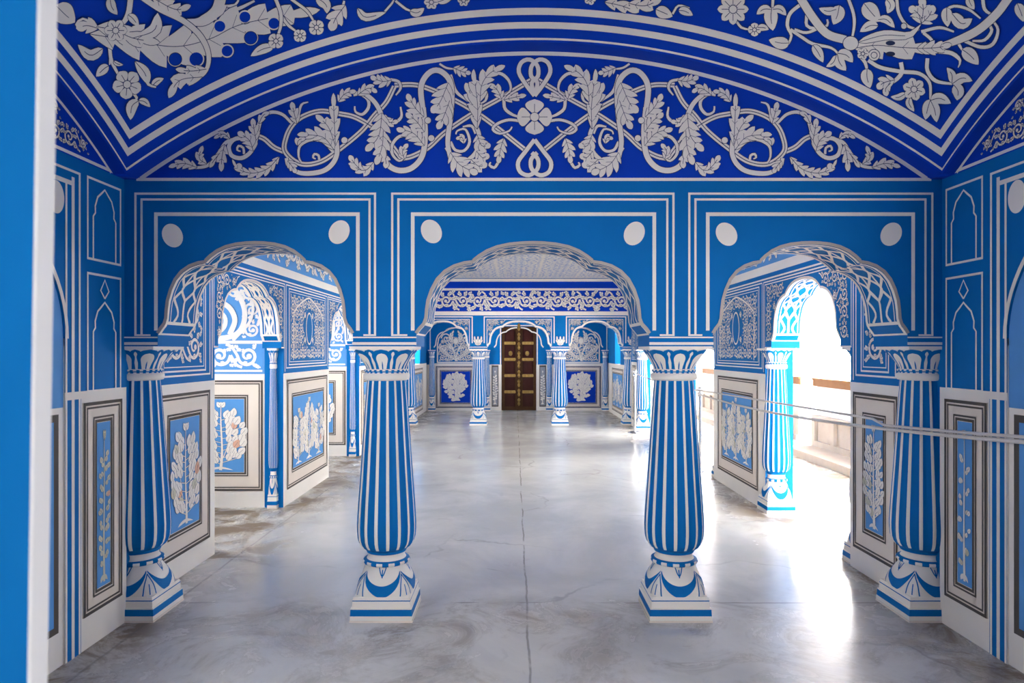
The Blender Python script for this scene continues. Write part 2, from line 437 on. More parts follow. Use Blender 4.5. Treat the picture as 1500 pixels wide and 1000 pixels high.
# ================================================================== SETTING
# ---- floor
mb = MB(); mb.box(-6, -4, -.1, 7, 18, 0)
o = mb.build('floor', FLOOR); tag(o, 'polished pale grey floor with worn brown patches and a centre seam', 'floor', 'structure')

# ---- first arcade wall (spandrels and lunette)
BAYS = [(FX(374), .539), (FX(780.5), .645), (FX(1187), .539)]
TA = lambda u, w, z: Vector((u, YA+w, z))
zt = lambda x: VZ+max(0, vf(x))+.03 if VXL < x < VXR else VZ+.03
wallA = arch_wall('wall_front', TA, XL-.05, XR+.05, TH, BAYS, zt, ZS, 0, [(2.447, 0), (9, 1)], [BLUE, DEEP])
tag(wallA, 'dark blue triple-arched wall with scroll lunette above the nearest columns', 'wall')
for c, hf in BAYS: intrados_art(TA, c, hf, TH, wallA)
mA = lambda x, z, h: TA(x, -h, z)

# painted lines, in measured positions of the face
A = Art(.03, 0)
F = lambda px, py: (FX(px), FZ(py))
def bay_lines(A, ol, o2, il, ir, o3, orr, prof):
    lw = .011
    for (a, b, top, w) in ((ol, orr, 282, .012), (o2, o3, 290.5, .012), (il, ir, 311, .02)):
        xa, xb = FX(a), FX(b); zt_ = FZ(top); zb_ = FZ(492 if w < .02 else 484)
        A.rect(xa, zb_, xa+w, zt_); A.rect(xb-w, zb_, xb, zt_); A.rect(xa+w, zt_-w, xb-w, zt_)
        if w < .02:
            A.rect(xa+w, zb_, FX(il)-.02, zb_+w*.8) if a == ol else None
            A.rect(FX(ir)+.02, zb_, xb-w, zb_+w*.8) if a == ol else None
bay_lines(A, 197, 206, 226, 527, 543, 551, None)
bay_lines(A, 573, 582, 602, 961, 979, 988, None)
bay_lines(A, 1008, 1017, 1034, 1340, 1357, 1367, None)
for a, b in ((182, 231), (516, 610), (951, 1045), (1329, 1380)):
    A.rect(FX(a), FZ(505), FX(b), FZ(501)); A.rect(FX(a), FZ(495), FX(b), FZ(493))
A.rect(FX(200), FZ(265), FX(1364), FZ(260.5))
arcp = [(x, VZ+vf(x)) for x in [VXL+.02+(VXR-VXL-.04)*i/60 for i in range(61)]]
A.ribbon([(x, z-.013) for x, z in arcp if z-.013 > FZ(264)], .022, 0)
A.emit(mA, .0015).build('painted_border', [WHITE, INK], wallA)
A = Art(.03, 0)
for c, hf in BAYS:
    P = arch_profile(c, hf); A.ribbon([(x, z+.008) for x, z in P], .018, 0, smooth=False)
A.emit(mA, .003).build('arch_edge', [TAUPE, INK], wallA)['label'] = 'taupe line following the arch edges'
for px, py, rot in ((253, 345, .5), (497, 340, -.5), (632, 339, .5), (929, 342, -.5), (1064, 343, .6), (1305, 343, -.6)):
    A = Art(.03, 0); A.ellipse(F(px, py), .055, .068, rot, 0, 0, n=32)
    A.emit(mA, .0025).build('medallion', [WHITE, INK], wallA)['label'] = 'plain white oval in a spandrel corner'

for nm, a, b, sd in (('wall_pier_left', HL-.2, XL-.010, 'left'), ('wall_pier_right', XR+.010, HR+.3, 'right')):
    mb = MB(); mb.box(a, YA-.06, -.02, b, YA+TH-.015, ZS+.004); o = mb.build(nm, BLUE)
    tag(o, 'plain blue pier behind the half column at the %s end of the first arcade' % sd, 'wall', 'structure')
for nm, x, sd in (('wall_far_pier_left', HL-.2, 'left'), ('wall_far_pier_right', HR, 'right')):
    mb = MB(); mb.box(x, YF+.01, -.02, x+.2, YF+TH+.01, ZS+.004); o = mb.build(nm, BLUE)
    tag(o, 'plain blue pier at the %s end of the far arcade' % sd, 'wall', 'structure')

# ---- lunette scrollwork
LU = Art(.012, .0032)
CX = 783
def both(fn):
    for m in (False, True):
        fn(lambda pts: [F(2*CX-x if m else x, y) for x, y in pts], m)
def lun(g, m):
    k = .00377
    st = lambda pts, lv=0: LU.ribbon(g(pts), 7*k, lv, center=True)
    rb = lambda pts, w=4.5, lv=2, e=(1, .5): LU.ribbon(g(pts), w*k, lv, ends=e)
    def lf(pts, w, n=4, lv=4, s=(1, 1)): LU.leaf(g(pts), w*k*1.15, n, lv, sides=(s[1], s[0]) if m else s)
    st([(779, 117), (735, 143), (692, 167), (652, 194), (628, 216), (604, 229), (589, 232)])
    st([(589, 233), (566, 204), (545, 186), (520, 172), (498, 167), (470, 163), (446, 170), (430, 182), (420, 200), (418, 222), (440, 240), (470, 237), (500, 217), (530, 192), (548, 170), (566, 150), (578, 127)], 1)
    st([(578, 125), (610, 125), (640, 135), (668, 148), (694, 163), (720, 181), (768, 219)], 1)
    st([(421, 224), (402, 216), (388, 204), (376, 199)])
    # knots
    rb([(783, 141), (770, 124), (760, 106), (764, 92), (776, 88), (787, 97), (788, 112), (779, 122), (783, 141)], 6, 3, (1, 1))
    rb([(783, 205), (770, 222), (759, 238), (762, 252), (775, 257), (787, 248), (788, 234), (779, 224)], 6, 3, (1, 1))
    # inner tendrils around the flower
    rb([(738, 146), (740, 160), (752, 169), (764, 172)]); lf([(738, 147), (755, 143), (771, 140)], 5, 3)
    rb([(764, 178), (745, 176), (728, 182), (722, 190), (732, 196), (746, 192), (750, 186)], 4)
    lf([(738, 203), (733, 220), (730, 240)], 7, 4); rb([(730, 238), (724, 246), (717, 242), (719, 238)], 4)
    # tall leaf and its branches
    lf([(699, 190), (700, 160), (697, 130), (694, 102)], 10, 5, 5, (1, .5)); lf([(703, 150), (706, 125), (718, 108), (740, 97)], 9, 5, 5)
    lf([(698, 165), (690, 140), (682, 122)], 8, 3, 4)
    rb([(706, 132), (716, 114), (732, 108), (745, 118), (748, 132), (740, 140)]); lf([(735, 146), (728, 132), (716, 124)], 6, 3)
    rb([(706, 128), (713, 138), (711, 148), (704, 152)], 4)
    rb([(698, 186), (702, 200), (698, 222), (682, 236), (664, 230), (654, 216)], 6, 3, (1, 1))
    lf([(660, 224), (674, 242), (700, 255)], 11, 5, 5); lf([(699, 198), (706, 214), (719, 213)], 8, 4, 4); lf([(698, 222), (708, 232), (716, 226)], 7, 3, 4); lf([(690, 234), (702, 244), (714, 240)], 7, 3, 4)
    rb([(660, 208), (667, 220), (680, 221), (688, 208), (682, 190), (670, 192), (668, 197)], 4); rb([(697, 196), (691, 185), (678, 186)], 4); lf([(680, 211), (677, 202), (668, 204)], 4, 3)
    # hook
    rb([(620, 165), (617, 128), (628, 108), (643, 104), (658, 117), (662, 140), (660, 172), (656, 208), (660, 232)], 8, 3, (1, .8))
    lf([(657, 122), (645, 150), (632, 166)], 11, 4, 5); lf([(659, 148), (650, 172), (641, 190)], 9, 4, 5)
    rb([(644, 94), (654, 100), (668, 102)], 3); lf([(664, 100), (678, 106), (690, 108)], 6, 4, 4); rb([(660, 110), (668, 134), (686, 149)], 4.5)
    # wide scroll to the left
    rb([(620, 158), (623, 196), (619, 228), (604, 246), (585, 250), (569, 242), (563, 226), (562, 198), (559, 170), (549, 150), (532, 137), (518, 139)], 8, 3, (1, .7))
    lf([(621, 172), (608, 158), (597, 138)], 9, 4, 5, (1, .7)); lf([(622, 194), (610, 178), (595, 166)], 9, 4, 5, (1, .7)); lf([(622, 214), (606, 196), (581, 189)], 10, 5, 5, (1, .7))
    rb([(604, 200), (586, 200), (575, 212), (575, 226), (585, 236), (594, 230)], 4.5); lf([(593, 234), (590, 222), (598, 211)], 5, 3)
    lf([(560, 166), (555, 200), (536, 222)], 11, 5, 5); lf([(562, 192), (560, 216), (551, 242)], 9, 4, 5); lf([(563, 226), (566, 238), (565, 247)], 5, 2, 4)
    rb([(563, 170), (576, 180), (588, 172), (587, 157)], 4.5); lf([(564, 172), (572, 180), (584, 178)], 5, 3, 4)
    rb([(527, 137), (539, 146), (540, 158), (531, 168), (521, 164), (520, 156)], 4.5)
    lf([(548, 238), (535, 250), (513, 244)], 6, 4, 4); lf([(530, 250), (520, 240), (512, 228)], 6, 3, 4)
    lf([(524, 140), (540, 130), (553, 136)], 6, 4, 4); lf([(574, 118), (560, 120), (543, 113)], 7, 4, 4); rb([(572, 117), (584, 120), (587, 130), (580, 140)], 4)
    # left group
    lf([(492, 212), (490, 172), (489, 137)], 8, 4, 5, (.8, .8)); lf([(492, 214), (481, 186), (463, 169)], 8, 4, 5); lf([(490, 220), (472, 201), (436, 198)], 10, 5, 5, (.6, 1))
    rb([(493, 206), (494, 226), (486, 242), (470, 252), (442, 254), (424, 244), (420, 232)], 7, 3, (1, .7)); rb([(488, 222), (474, 208), (456, 205), (440, 214), (438, 230), (442, 238)], 4.5)
    rb([(468, 234), (467, 228), (461, 226), (459, 231), (463, 233)], 3.5); lf([(436, 214), (438, 206), (448, 203)], 4, 2)
    lf([(496, 150), (506, 138), (522, 134)], 6, 4, 4); lf([(422, 236), (430, 246), (434, 254)], 5, 3, 4)
    lf([(410, 230), (392, 248), (370, 254), (350, 248), (341, 234)], 6, 8, 4)
    rb([(428, 181), (414, 168), (397, 165), (384, 174), (378, 192), (374, 210), (367, 224), (354, 232), (340, 228), (336, 215), (343, 205), (354, 202)], 6, 3, (.6, 1))
    rb([(358, 226), (357, 217), (350, 214), (348, 220), (353, 222)], 3.5)
    lf([(376, 206), (373, 190), (371, 174)], 6, 3, 5); lf([(372, 222), (366, 206), (349, 194)], 8, 4, 5); lf([(380, 182), (386, 170), (396, 165)], 4, 2, 4)
    rb([(350, 203), (332, 209), (321, 225), (306, 242), (286, 246), (262, 243)], 5, 3, (1, .4)); lf([(290, 246), (270, 240), (248, 245)], 6, 4, 5)
    lf([(330, 212), (326, 232), (325, 252)], 6, 3, 5); lf([(304, 241), (293, 232), (298, 214)], 5, 3, 5); lf([(338, 204), (328, 197), (314, 203)], 4, 3, 4); lf([(322, 226), (314, 236), (308, 246)], 4, 2, 4)
    lf([(436, 182), (432, 168), (428, 150)], 6, 3, 5); rb([(437, 172), (442, 154), (452, 150)], 3.5)
    for x, y in ((627, 177), (632, 203), (505, 206), (351, 244)): LU.ellipse(g([(x, y)])[0], 4.5*k, 4.5*k, 0, 4)
both(lun)
LU.flower(F(CX, 172), 26*.00377, 4, 5, PI/4*0+PI/2)
LU.emit(mA, .003, .001).build('lunette_scrollwork', [WHITE, INK], wallA)

# ---- near room vault
NX, NY = 90, 66
mb = MB()
xs = [VXL+(VXR-VXL)*i/NX for i in range(NX+1)]; ys = [VY0+(VY1-VY0)*j/NY for j in range(NY+1)]
mb.grid([[(x, y, vz(x, y)) for x in xs] for y in ys])
mb.grid([[(x, y, vz(x, y)+.12) for x in xs] for y in ys])
for a, b in ((VY1, YA), (VY0, VY0-.25)): mb.grid([[(x, y, VZ+vf(x)) for x in xs] for y in (a, b)])
for a, b in ((VXL, XL), (VXR, XR)): mb.grid([[(x, y, VZ+vg(y)) for y in ys] for x in (a, b)])
for xa, xb in ((XL-.1, VXL), (VXR, XR+.1)): mb.box(xa, VY1, VZ, xb, YA, VZ+.12)
vault = mb.build('ceiling', DEEP, smooth=False); tag(vault, 'ultramarine vaulted ceiling of the near room with white border lines', 'ceiling', 'structure')
for p in vault.data.polygons: p.use_smooth = True
def vmap(x, y, h):
    n = Vector((-(vz(x+.01, y)-vz(x-.01, y))/.02, -(vz(x, y+.01)-vz(x, y-.01))/.02, 1)).normalized()
    return Vector((x, y, vz(x, y)))-n*h
K = .7
mb = MB()
def vband(d1, d2, h=.003, lo=1):
    for side in range(4):
        A = []; B = []
        for i in range(61):
            t = i/60
            for dd, arr in ((d1, A), (d2, B)):
                xa, xb, ya, yb = VXL+K*dd, VXR-K*dd, VY0+dd, VY1-dd
                p = ((xa+(xb-xa)*t, yb), (xa+(xb-xa)*t, ya), (xa, ya+(yb-ya)*t), (xb, ya+(yb-ya)*t))[side]
                arr.append(vmap(min(VXR-.0101, max(VXL+.0101, p[0])), min(VY1-.0101, max(VY0+.0101, p[1])), h))
        mb.grid([A, B])
vband(.012, .022); vband(.066, .097); vband(.13, .163)
mb.build('border_lines', WHITE, vault)
def ray_vault(px, py):
    dx, dz = (px-754)/1000, (514-py)/1000
    hi = VY1-.02
    if dx < 0: hi = min(hi, (VXL+.02)/dx)
    if dx > 0: hi = min(hi, (VXR-.02)/dx)
    lo = .5
    for _ in range(40):
        m = (lo+hi)/2
        if vz(dx*m, m)-1.5-dz*m > 0: lo = m
        else: hi = m
    return dx*lo, lo
def vpx(px, py, h):                       # a traced ornament point brought onto the vault's own surface
    x, y = ray_vault(px, py); return vmap(x, y, h)
V = Art(4.5, 1.0)
vl = lambda cx, cy: (75+cx/3.53, cy/3.53)
vr = lambda cx, cy: (1050+cx/3.333, cy/3.333)
vc = lambda cx, cy: (490+cx/2.857, cy/2.857)
def RB(f, pts, w, lv=1, e=(1, .6)): V.ribbon([f(*p) for p in pts], w, lv, ends=e)
def LF(f, pts, w, n=0, lv=3, fat=.75, vein=True): V.leaf([f(*p) for p in pts], w, n, lv, fat=fat, vein=vein)
# left corner: big lobed horn leaf, vines, flowers
LF(vl, [(195, 170), (420, 205), (640, 235), (820, 195), (1000, 115), (1390, 45)], 27, 9, 3, .8)
for a, b, r in ((870, 130, 8), (1000, 82, 8), (640, 300, 9), (748, 300, 10), (908, 258, 8), (1030, 190, 9), (1150, 115, 8)):
    V.ellipse(vl(a, b), r, r, 0, 4, 2); V.ellipse(vl(a, b), r+2, r+2, 0, 3.4, 0)
LF(vl, [(230, 130), (330, 150), (420, 190), (560, 215)], 12, 4, 4)
V.flower(vl(330, 150), 17, 6, 5); LF(vl, [(240, 140), (180, 125), (125, 140)], 10, 2, 4); RB(vl, [(215, 120), (160, 90), (125, 120), (150, 145)], 3.5, 4)
LF(vl, [(420, 190), (530, 150), (548, 60)], 9, 0, 4, 1.2)
RB(vl, [(440, -40), (560, 40), (680, 100), (770, 180), (812, 280), (790, 370), (700, 425)], 8, 6, (1, .5)); LF(vl, [(800, 350), (720, 360), (640, 350)], 7, 3, 6); LF(vl, [(780, 390), (660, 410), (605, 500)], 10, 3, 6)
LF(vl, [(520, -20), (640, 40), (720, 20)], 10, 4, 6)
RB(vl, [(880, -40), (850, 50), (770, 105), (690, 100)], 16, 5, (1, .3)); RB(vl, [(860, 40), (950, 45), (1050, 0)], 5, 2); RB(vl, [(860, 30), (950, 20), (970, -20)], 4, 2)
RB(vl, [(410, -30), (395, 70), (350, 140)], 8, 2); LF(vl, [(300, -20), (310, 30), (340, 70)], 7); LF(vl, [(395, 70), (420, 90), (450, 130)], 6)
RB(vl, [(300, 240), (310, 310), (350, 390)], 5, 2); LF(vl, [(320, 310), (340, 325), (370, 330)], 3)
V.flower(vl(390, 430), 22, 5, 4, .4); RB(vl, [(415, 470), (440, 500), (430, 520)], 4, 3); LF(vl, [(450, 515), (415, 545), (408, 615)], 8); LF(vl, [(450, 515), (480, 520), (510, 548)], 5)
LF(vl, [(265, 245), (200, 280), (135, 225)], 8); LF(vl, [(295, 335), (270, 350), (230, 390)], 7); RB(vl, [(305, 260), (300, 330)], 3, 2)
LF(vl, [(430, 310), (480, 370), (500, 430)], 8, 0, 4, 1.1); RB(vl, [(480, 380), (500, 430), (540, 445)], 4, 4); LF(vl, [(520, 440), (545, 415), (580, 400)], 5)
LF(vl, [(20, 20), (70, 70), (120, 110)], 16, 0, 3)
RB(vl, [(1155, -20), (1185, 60), (1185, 130), (1165, 190)], 5, 5); RB(vl, [(1180, 60), (1220, 120), (1270, 160)], 4, 4); RB(vl, [(1240, -10), (1320, 50), (1360, 110)], 4, 4)
for p, r in (((1160, 205), 12), ((1285, 178), 10), ((1370, 135), 12)): V.flower(vl(*p), r, 4, 6, .8)
LF(vl, [(1150, 235), (1090, 250), (1030, 285)], 7); LF(vl, [(1370, -20), (1420, 20), (1425, 65)], 8); LF(vl, [(1520, 20), (1470, 90), (1445, 155)], 12, 3)
RB(vl, [(900, 20), (880, 60), (850, 80), (850, 95)], 4, 5)
# crown strip above the middle of the arch
RB(vc, [(-10, 110), (20, 80), (40, 0)], 5, 2); LF(vc, [(95, 30), (130, 68), (215, 48)], 6); RB(vc, [(210, 45), (240, 10), (250, -10)], 3, 2); RB(vc, [(255, 0), (300, 35), (330, 45)], 3.5, 2); LF(vc, [(315, 42), (345, 50), (375, 30)], 6)
V.flower(vc(405, 5), 11, 6, 3); V.flower(vc(540, -2), 9, 6, 3); LF(vc, [(430, 5), (470, -10), (500, -30)], 6)
LF(vc, [(1130, 5), (1200, 20), (1275, 48)], 8, 3); LF(vc, [(1230, 10), (1300, 20), (1370, -10)], 9, 3); LF(vc, [(1345, 35), (1380, 50), (1415, 65)], 9); RB(vc, [(1415, 55), (1440, 20), (1486, 30)], 3, 2)
V.flower(vc(1070, -8), 9, 5, 3); LF(vc, [(1440, 40), (1465, 42), (1500, 60)], 6)
# right corner
RB(vr, [(400, -30), (470, 80), (540, 160), (630, 190)], 12, 3, (1, 1)); V.ellipse(vr(655, 205), 11, 10, 0, 5)
LF(vr, [(670, 230), (780, 215), (900, 225), (1120, 235)], 17, 3, 4, .6); V.flower(vr(715, 255), 9, 5, 6); V.ellipse(vr(770, 262), 8, 8, 0, 6); V.ellipse(vr(770, 262), 4, 4, 0, 7)
LF(vr, [(690, 200), (820, 165), (940, 165), (1000, 110)], 7, 0, 5); V.ellipse(vr(850, 203), 6, 2.5, 0, 7, 1); V.ellipse(vr(850, 256), 6, 2.5, 0, 7, 1)
RB(vr, [(1050, 235), (1180, 190), (1280, 140), (1370, 60), (1430, -20)], 12, 3, (.6, 1)); LF(vr, [(980, 230), (1080, 225), (1150, 210)], 9, 4, 5)
RB(vr, [(1080, 245), (1150, 255), (1190, 290), (1180, 325)], 6, 3, (1, .2))
RB(vr, [(640, -20), (668, 60), (672, 120), (660, 190)], 4.5, 2); RB(vr, [(420, 10), (360, 60), (345, 120), (365, 170), (350, 210)], 5, 2); LF(vr, [(355, 205), (310, 205), (255, 190)], 9)
RB(vr, [(360, 140), (420, 180), (470, 210), (560, 230), (600, 265)], 4.5, 2); LF(vr, [(470, 215), (495, 250), (520, 300)], 7); LF(vr, [(590, 255), (635, 265), (665, 300)], 8); LF(vr, [(590, 260), (600, 300), (632, 340)], 8); LF(vr, [(585, 265), (570, 300), (535, 322)], 5)
RB(vr, [(700, 270), (725, 300), (735, 340)], 5, 2); LF(vr, [(735, 330), (735, 375), (750, 425)], 9); RB(vr, [(740, 290), (800, 325), (900, 345), (990, 355), (1040, 400), (1045, 480)], 5.5, 2)
LF(vr, [(1045, 480), (1030, 530), (1020, 580)], 8); LF(vr, [(1045, 485), (1065, 530), (1075, 592)], 8); LF(vr, [(1045, 485), (1090, 475), (1145, 500)], 8)
RB(vr, [(900, 300), (905, 350), (870, 390), (835, 410)], 6, 2); LF(vr, [(870, 385), (815, 400), (785, 430)], 9, 3); LF(vr, [(850, 400), (825, 430), (832, 465)], 6, 2)
V.flower(vr(965, 430), 17, 6, 4, .3); LF(vr, [(925, 450), (890, 470), (850, 468)], 5); LF(vr, [(945, 470), (940, 500), (965, 540)], 5)
RB(vr, [(1030, 280), (1030, 340), (1070, 390), (1150, 405)], 5.5, 2); LF(vr, [(1150, 400), (1150, 360), (1125, 325)], 6); LF(vr, [(1150, 405), (1200, 375), (1250, 390)], 8); LF(vr, [(1160, 410), (1180, 440), (1175, 485)], 9)
RB(vr, [(1180, 205), (1200, 240)], 4, 2); LF(vr, [(1200, 235), (1240, 265), (1280, 310)], 10)
RB(vr, [(1200, 190), (1290, 225), (1350, 210), (1375, 140), (1340, 85)], 5, 2); RB(vr, [(1310, 100), (1345, 140), (1310, 190), (1250, 195)], 4.5, 2); RB(vr, [(1000, 150), (1090, 130), (1160, 150)], 4.5, 2); RB(vr, [(1010, 155), (1050, 190), (1050, 220)], 4.5, 2)
LF(vr, [(1000, 110), (985, 60), (940, 30)], 10, 3); LF(vr, [(1000, 110), (1010, 40), (1000, -20)], 10, 3); LF(vr, [(1000, 110), (1040, 70), (1060, 20)], 10, 3)
RB(vr, [(880, -10), (890, 60), (930, 120), (990, 140)], 4.5, 2); V.ellipse(vr(915, 122), 4, 4, 0, 3)
V.flower(vr(80, 40), 23, 8, 3); RB(vr, [(90, 90), (120, 130), (160, 140)], 3.5, 2); V.flower(vr(185, 140), 10, 4, 3); LF(vr, [(200, 130), (230, 130), (255, 140)], 5)
LF(vr, [(270, 30), (265, 80), (275, 145)], 10); LF(vr, [(265, 40), (230, 40), (195, 65)], 6); LF(vr, [(275, 40), (310, 40), (340, 70)], 6); RB(vr, [(275, -10), (272, 40)], 4, 2)
LF(vr, [(600, 20), (590, 70), (570, 115)], 10); LF(vr, [(585, 40), (545, 50), (500, 35)], 6); RB(vr, [(440, 70), (440, 120), (480, 135), (540, 120), (540, 90)], 4.5, 2); RB(vr, [(380, 140), (440, 155), (520, 125)], 4, 2)
LF(vr, [(720, 10), (760, 60), (800, 100)], 12, 0); LF(vr, [(790, 90), (830, 90), (870, 130)], 6); LF(vr, [(790, 120), (750, 120), (700, 150)], 7); LF(vr, [(830, -10), (850, 20), (835, 60)], 7)
LF(vr, [(1125, 30), (1125, 80), (1130, 125)], 8); LF(vr, [(1150, 60), (1200, 110), (1250, 85)], 9); RB(vr, [(1110, 50), (1160, 25), (1230, 40), (1290, 85)], 4, 2); LF(vr, [(1230, -20), (1240, 10), (1260, 40)], 6)
LF(vr, [(1470, 10), (1490, 60), (1500, 100)], 8); RB(vr, [(1300, -20), (1310, 40), (1350, 70)], 5, 2)
V.emit(vpx, .004, .001).build('vault_scrollwork', [WHITE, INK, DEEP], vault)

# ---- side walls of the near room
def near_side(name, T, label, sgn):
    zt2 = lambda y: VZ+max(0, vg(y))+.03 if VY0 < y < VY1 else VZ+.03
    def ell(c, hf): return [(c+hf*math.cos(PI-PI*i/40), ZI-.03+.70*math.sin(PI*i/40)) for i in range(41)]
    w = arch_wall(name, T, VY0, YA+.02, .008, [(2.37, .90)], zt2, 0, 0, [(1.26, 2), (1.30, 2), (2.447, 0), (9, 1)], [BLUE, DEEP, WHITE], prof=ell)
    w.data.materials[2] = WHITE
    tag(w, label, 'wall')
    mp = lambda y, z, h: T(y, -h, z)
    mb = MB()                                   # back of the shallow niche
    for a, b, m in ((0, 1.23, 1), (1.23, 2.35, 0)):
        mb.face([T(2.6, .007, a), T(3.3, .007, a), T(3.3, .007, b), T(2.6, .007, b)], m); mb.face([T(1.4, .007, a), T(2.1, .007, a), T(2.1, .007, b), T(1.4, .007, b)], m)
    for a, b, m in ((0, 1.23, 1), (1.23, 1.33, 0), (1.85, 2.35, 0)): mb.face([T(2.1, .007, a), T(2.6, .007, a), T(2.6, .007, b), T(2.1, .007, b)], m)  # leaves an unseen opening, added to let sky light into the near room
    for u in (2.1, 2.6): mb.face([T(u, .007, 1.33), T(u, .16, 1.33), T(u, .16, 1.85), T(u, .007, 1.85)], 1)
    for z in (1.33, 1.85): mb.face([T(2.1, .007, z), T(2.6, .007, z), T(2.6, .16, z), T(2.1, .16, z)], 1)
    for u in (1.47, 3.27): mb.face([T(u, 0, 0), T(u, .008, 0), T(u, .008, ZI), T(u, 0, ZI)], 1)
    for a, b, m in ((.165, 1.20, 2), (.20, 1.165, 0)):
        k = .0055 if m == 2 else .0045; q = 3.235 if m == 2 else 3.20
        mb.face([T(3.04, k, a), T(q, k, a), T(q, k, b), T(3.04, k, b)], m)
    mb.build('niche_back', [SKY, WHITE, GREY], w)
    mb = MB()                                   # blue pilaster strip carrying the white lines down to the floor
    mb.face([T(3.272, -.0012, 0), T(3.392, -.0012, 0), T(3.392, -.0012, 1.262), T(3.272, -.0012, 1.262)])
    mb.build('pilaster_strip', BLUE, w)
    A = Art(.02, 0)
    for a, ww in ((3.272, .014), (3.318, .022), (3.372, .014)):
        A.rect(a, 0, a+ww, 2.32+(a-3.272)*.6)
    A.rect(1.3, 2.305, 3.34, 2.327); A.rect(1.3, 2.37, 3.386, 2.382)
    A.ribbon([(2.37+.915*math.cos(PI-PI*i/40), ZI-.03+.715*math.sin(PI*i/40)) for i in range(41)], .022, smooth=False)
    for z0, z1 in ((1.963, 2.385), (1.29, 1.90)): A.frame(3.437, z0, 3.735, z1, .012)
    def ogee(zb, zs, za):
        h = .098; c = 3.586
        P = [(c-h, zb), (c-h, zs), (c-h*.82, zs+.02), (c-h*.84, zs+(za-zs)*.35), (c-h*.62, zs+(za-zs)*.68), (c-h*.3, zs+(za-zs)*.84), (c, za)]
        P = P+[(2*c-x, z) for x, z in P[-2::-1]]; A.ribbon(P, .011, smooth=False)
    ogee(1.975, 2.19, 2.345); ogee(1.30, 1.60, 1.755)
    A.ribbon([(3.586, 1.775), (3.55, 1.815), (3.586, 1.872), (3.622, 1.815), (3.586, 1.775)], .010, smooth=False)
    A.rect(3.40, 1.255, YA, 1.298)
    A.rect(VY0+.1, 2.452, VY1+.06, 2.468)
    A.ribbon([(y, VZ+vg(y)-.012) for y in [VY0+.02+(VY1-VY0-.04)*i/40 for i in range(41)]], .016)
    A.emit(mp, .0025).build('painted_border', [WHITE, INK], w)
    A = Art(.02, 0); A.ellipse((3.205, 2.225), .058, .078, 0, 0, 0, n=32); A.emit(mp, .0025).build('medallion', [WHITE, INK], w)
    A = Art(.012, .0022)
    scrollwork(A, VY0+.3, VZ+.03, 3.56, VZ+.48, .105, 5, .009, lambda y, z: z < VZ+vg(y)-.03, lk=1.15)
    A.emit(mp, .002, .001).build('lunette_scrollwork', [WHITE, INK], w)
    return w
near_side('wall_near_left', lambda u, w, z: Vector((XL-w, u, z)), 'blue side wall at the left with pointed arch outlines and narrow dado', -1)
near_side('wall_near_right', lambda u, w, z: Vector((XR+w, u, z)), 'blue side wall at the right with pointed arch outlines and narrow dado', 1)

# ---- doorway the camera stands in: blurred pier at the left edge
mb = MB()
pier = [(-.4695, .69), (-.4695, .665), (-1.6, .665), (-1.6, 1.25), (-.95, 1.25)]
def lean(p, z): return (p[0]+(.0145*(z-1.5) if p[0] > -.6 else 0), p[1], z)
mb.grid([[lean(p, z) for p in pier] for z in (0, 2.95)], 0, True); mb.face([lean(p, 2.95) for p in pier]); mb.face([lean(p, 0) for p in pier[::-1]])
o = mb.build('wall_doorway_left', BLUE); tag(o, 'blurred blue pier with a white edge at the left margin', 'wall', 'structure')
mb = MB(); tr = [(-.468, .691), (-.468, .667), (-.470, .6645), (-.486, .691)]
mb.grid([[lean(p, z) for p in tr] for z in (0, 2.95)], 0, True); mb.build('edge_strip', PLASTER, o)['label'] = 'white strip along the pier edge'
mb = MB(); mb.box(1.55, .45, 0, XR, .69, 3.0); mb.box(-1.6, .45, 2.62, 1.55, .64, 3.5); mb.box(XL, .45, 0, -1.6, .69, 3.0)
o = mb.build('wall_doorway_right', BLUE); tag(o, 'wall of the doorway behind the viewpoint', 'wall', 'structure')

mb = MB(); mb.box(-2.4, -3.8, 3.0, 2.6, .45, 3.1)  # unseen box added behind the camera to hold sky light off the pier
o = mb.build('ceiling_added_box', PLASTER); tag(o, 'ceiling of the unseen box added behind the viewpoint to limit the light', 'ceiling', 'structure')
for nm, x in (('wall_vestibule_left', -2.4), ('wall_vestibule_right', 2.4)):
    mb = MB(); mb.box(x, -3.8, 0, x+.2, .45, 3.0); o = mb.build(nm, PLASTER); tag(o, 'side wall of the unseen box added behind the viewpoint to limit the light, '+nm[15:]+' side', 'wall', 'structure')
mb = MB(); mb.box(-2.4, -3.9, 0, .35, -3.7, 3.0); mb.box(1.25, -3.9, 0, 2.6, -3.7, 3.0); mb.box(.35, -3.9, 1.95, 1.25, -3.7, 3.0); mb.box(.35, -3.9, 0, 1.25, -3.7, 1.05)  # gap left as an added window, sized to set the light from behind
o = mb.build('wall_added_box_back', PLASTER); tag(o, 'back wall of the unseen added box, with an opening that lets in light', 'wall', 'structure')

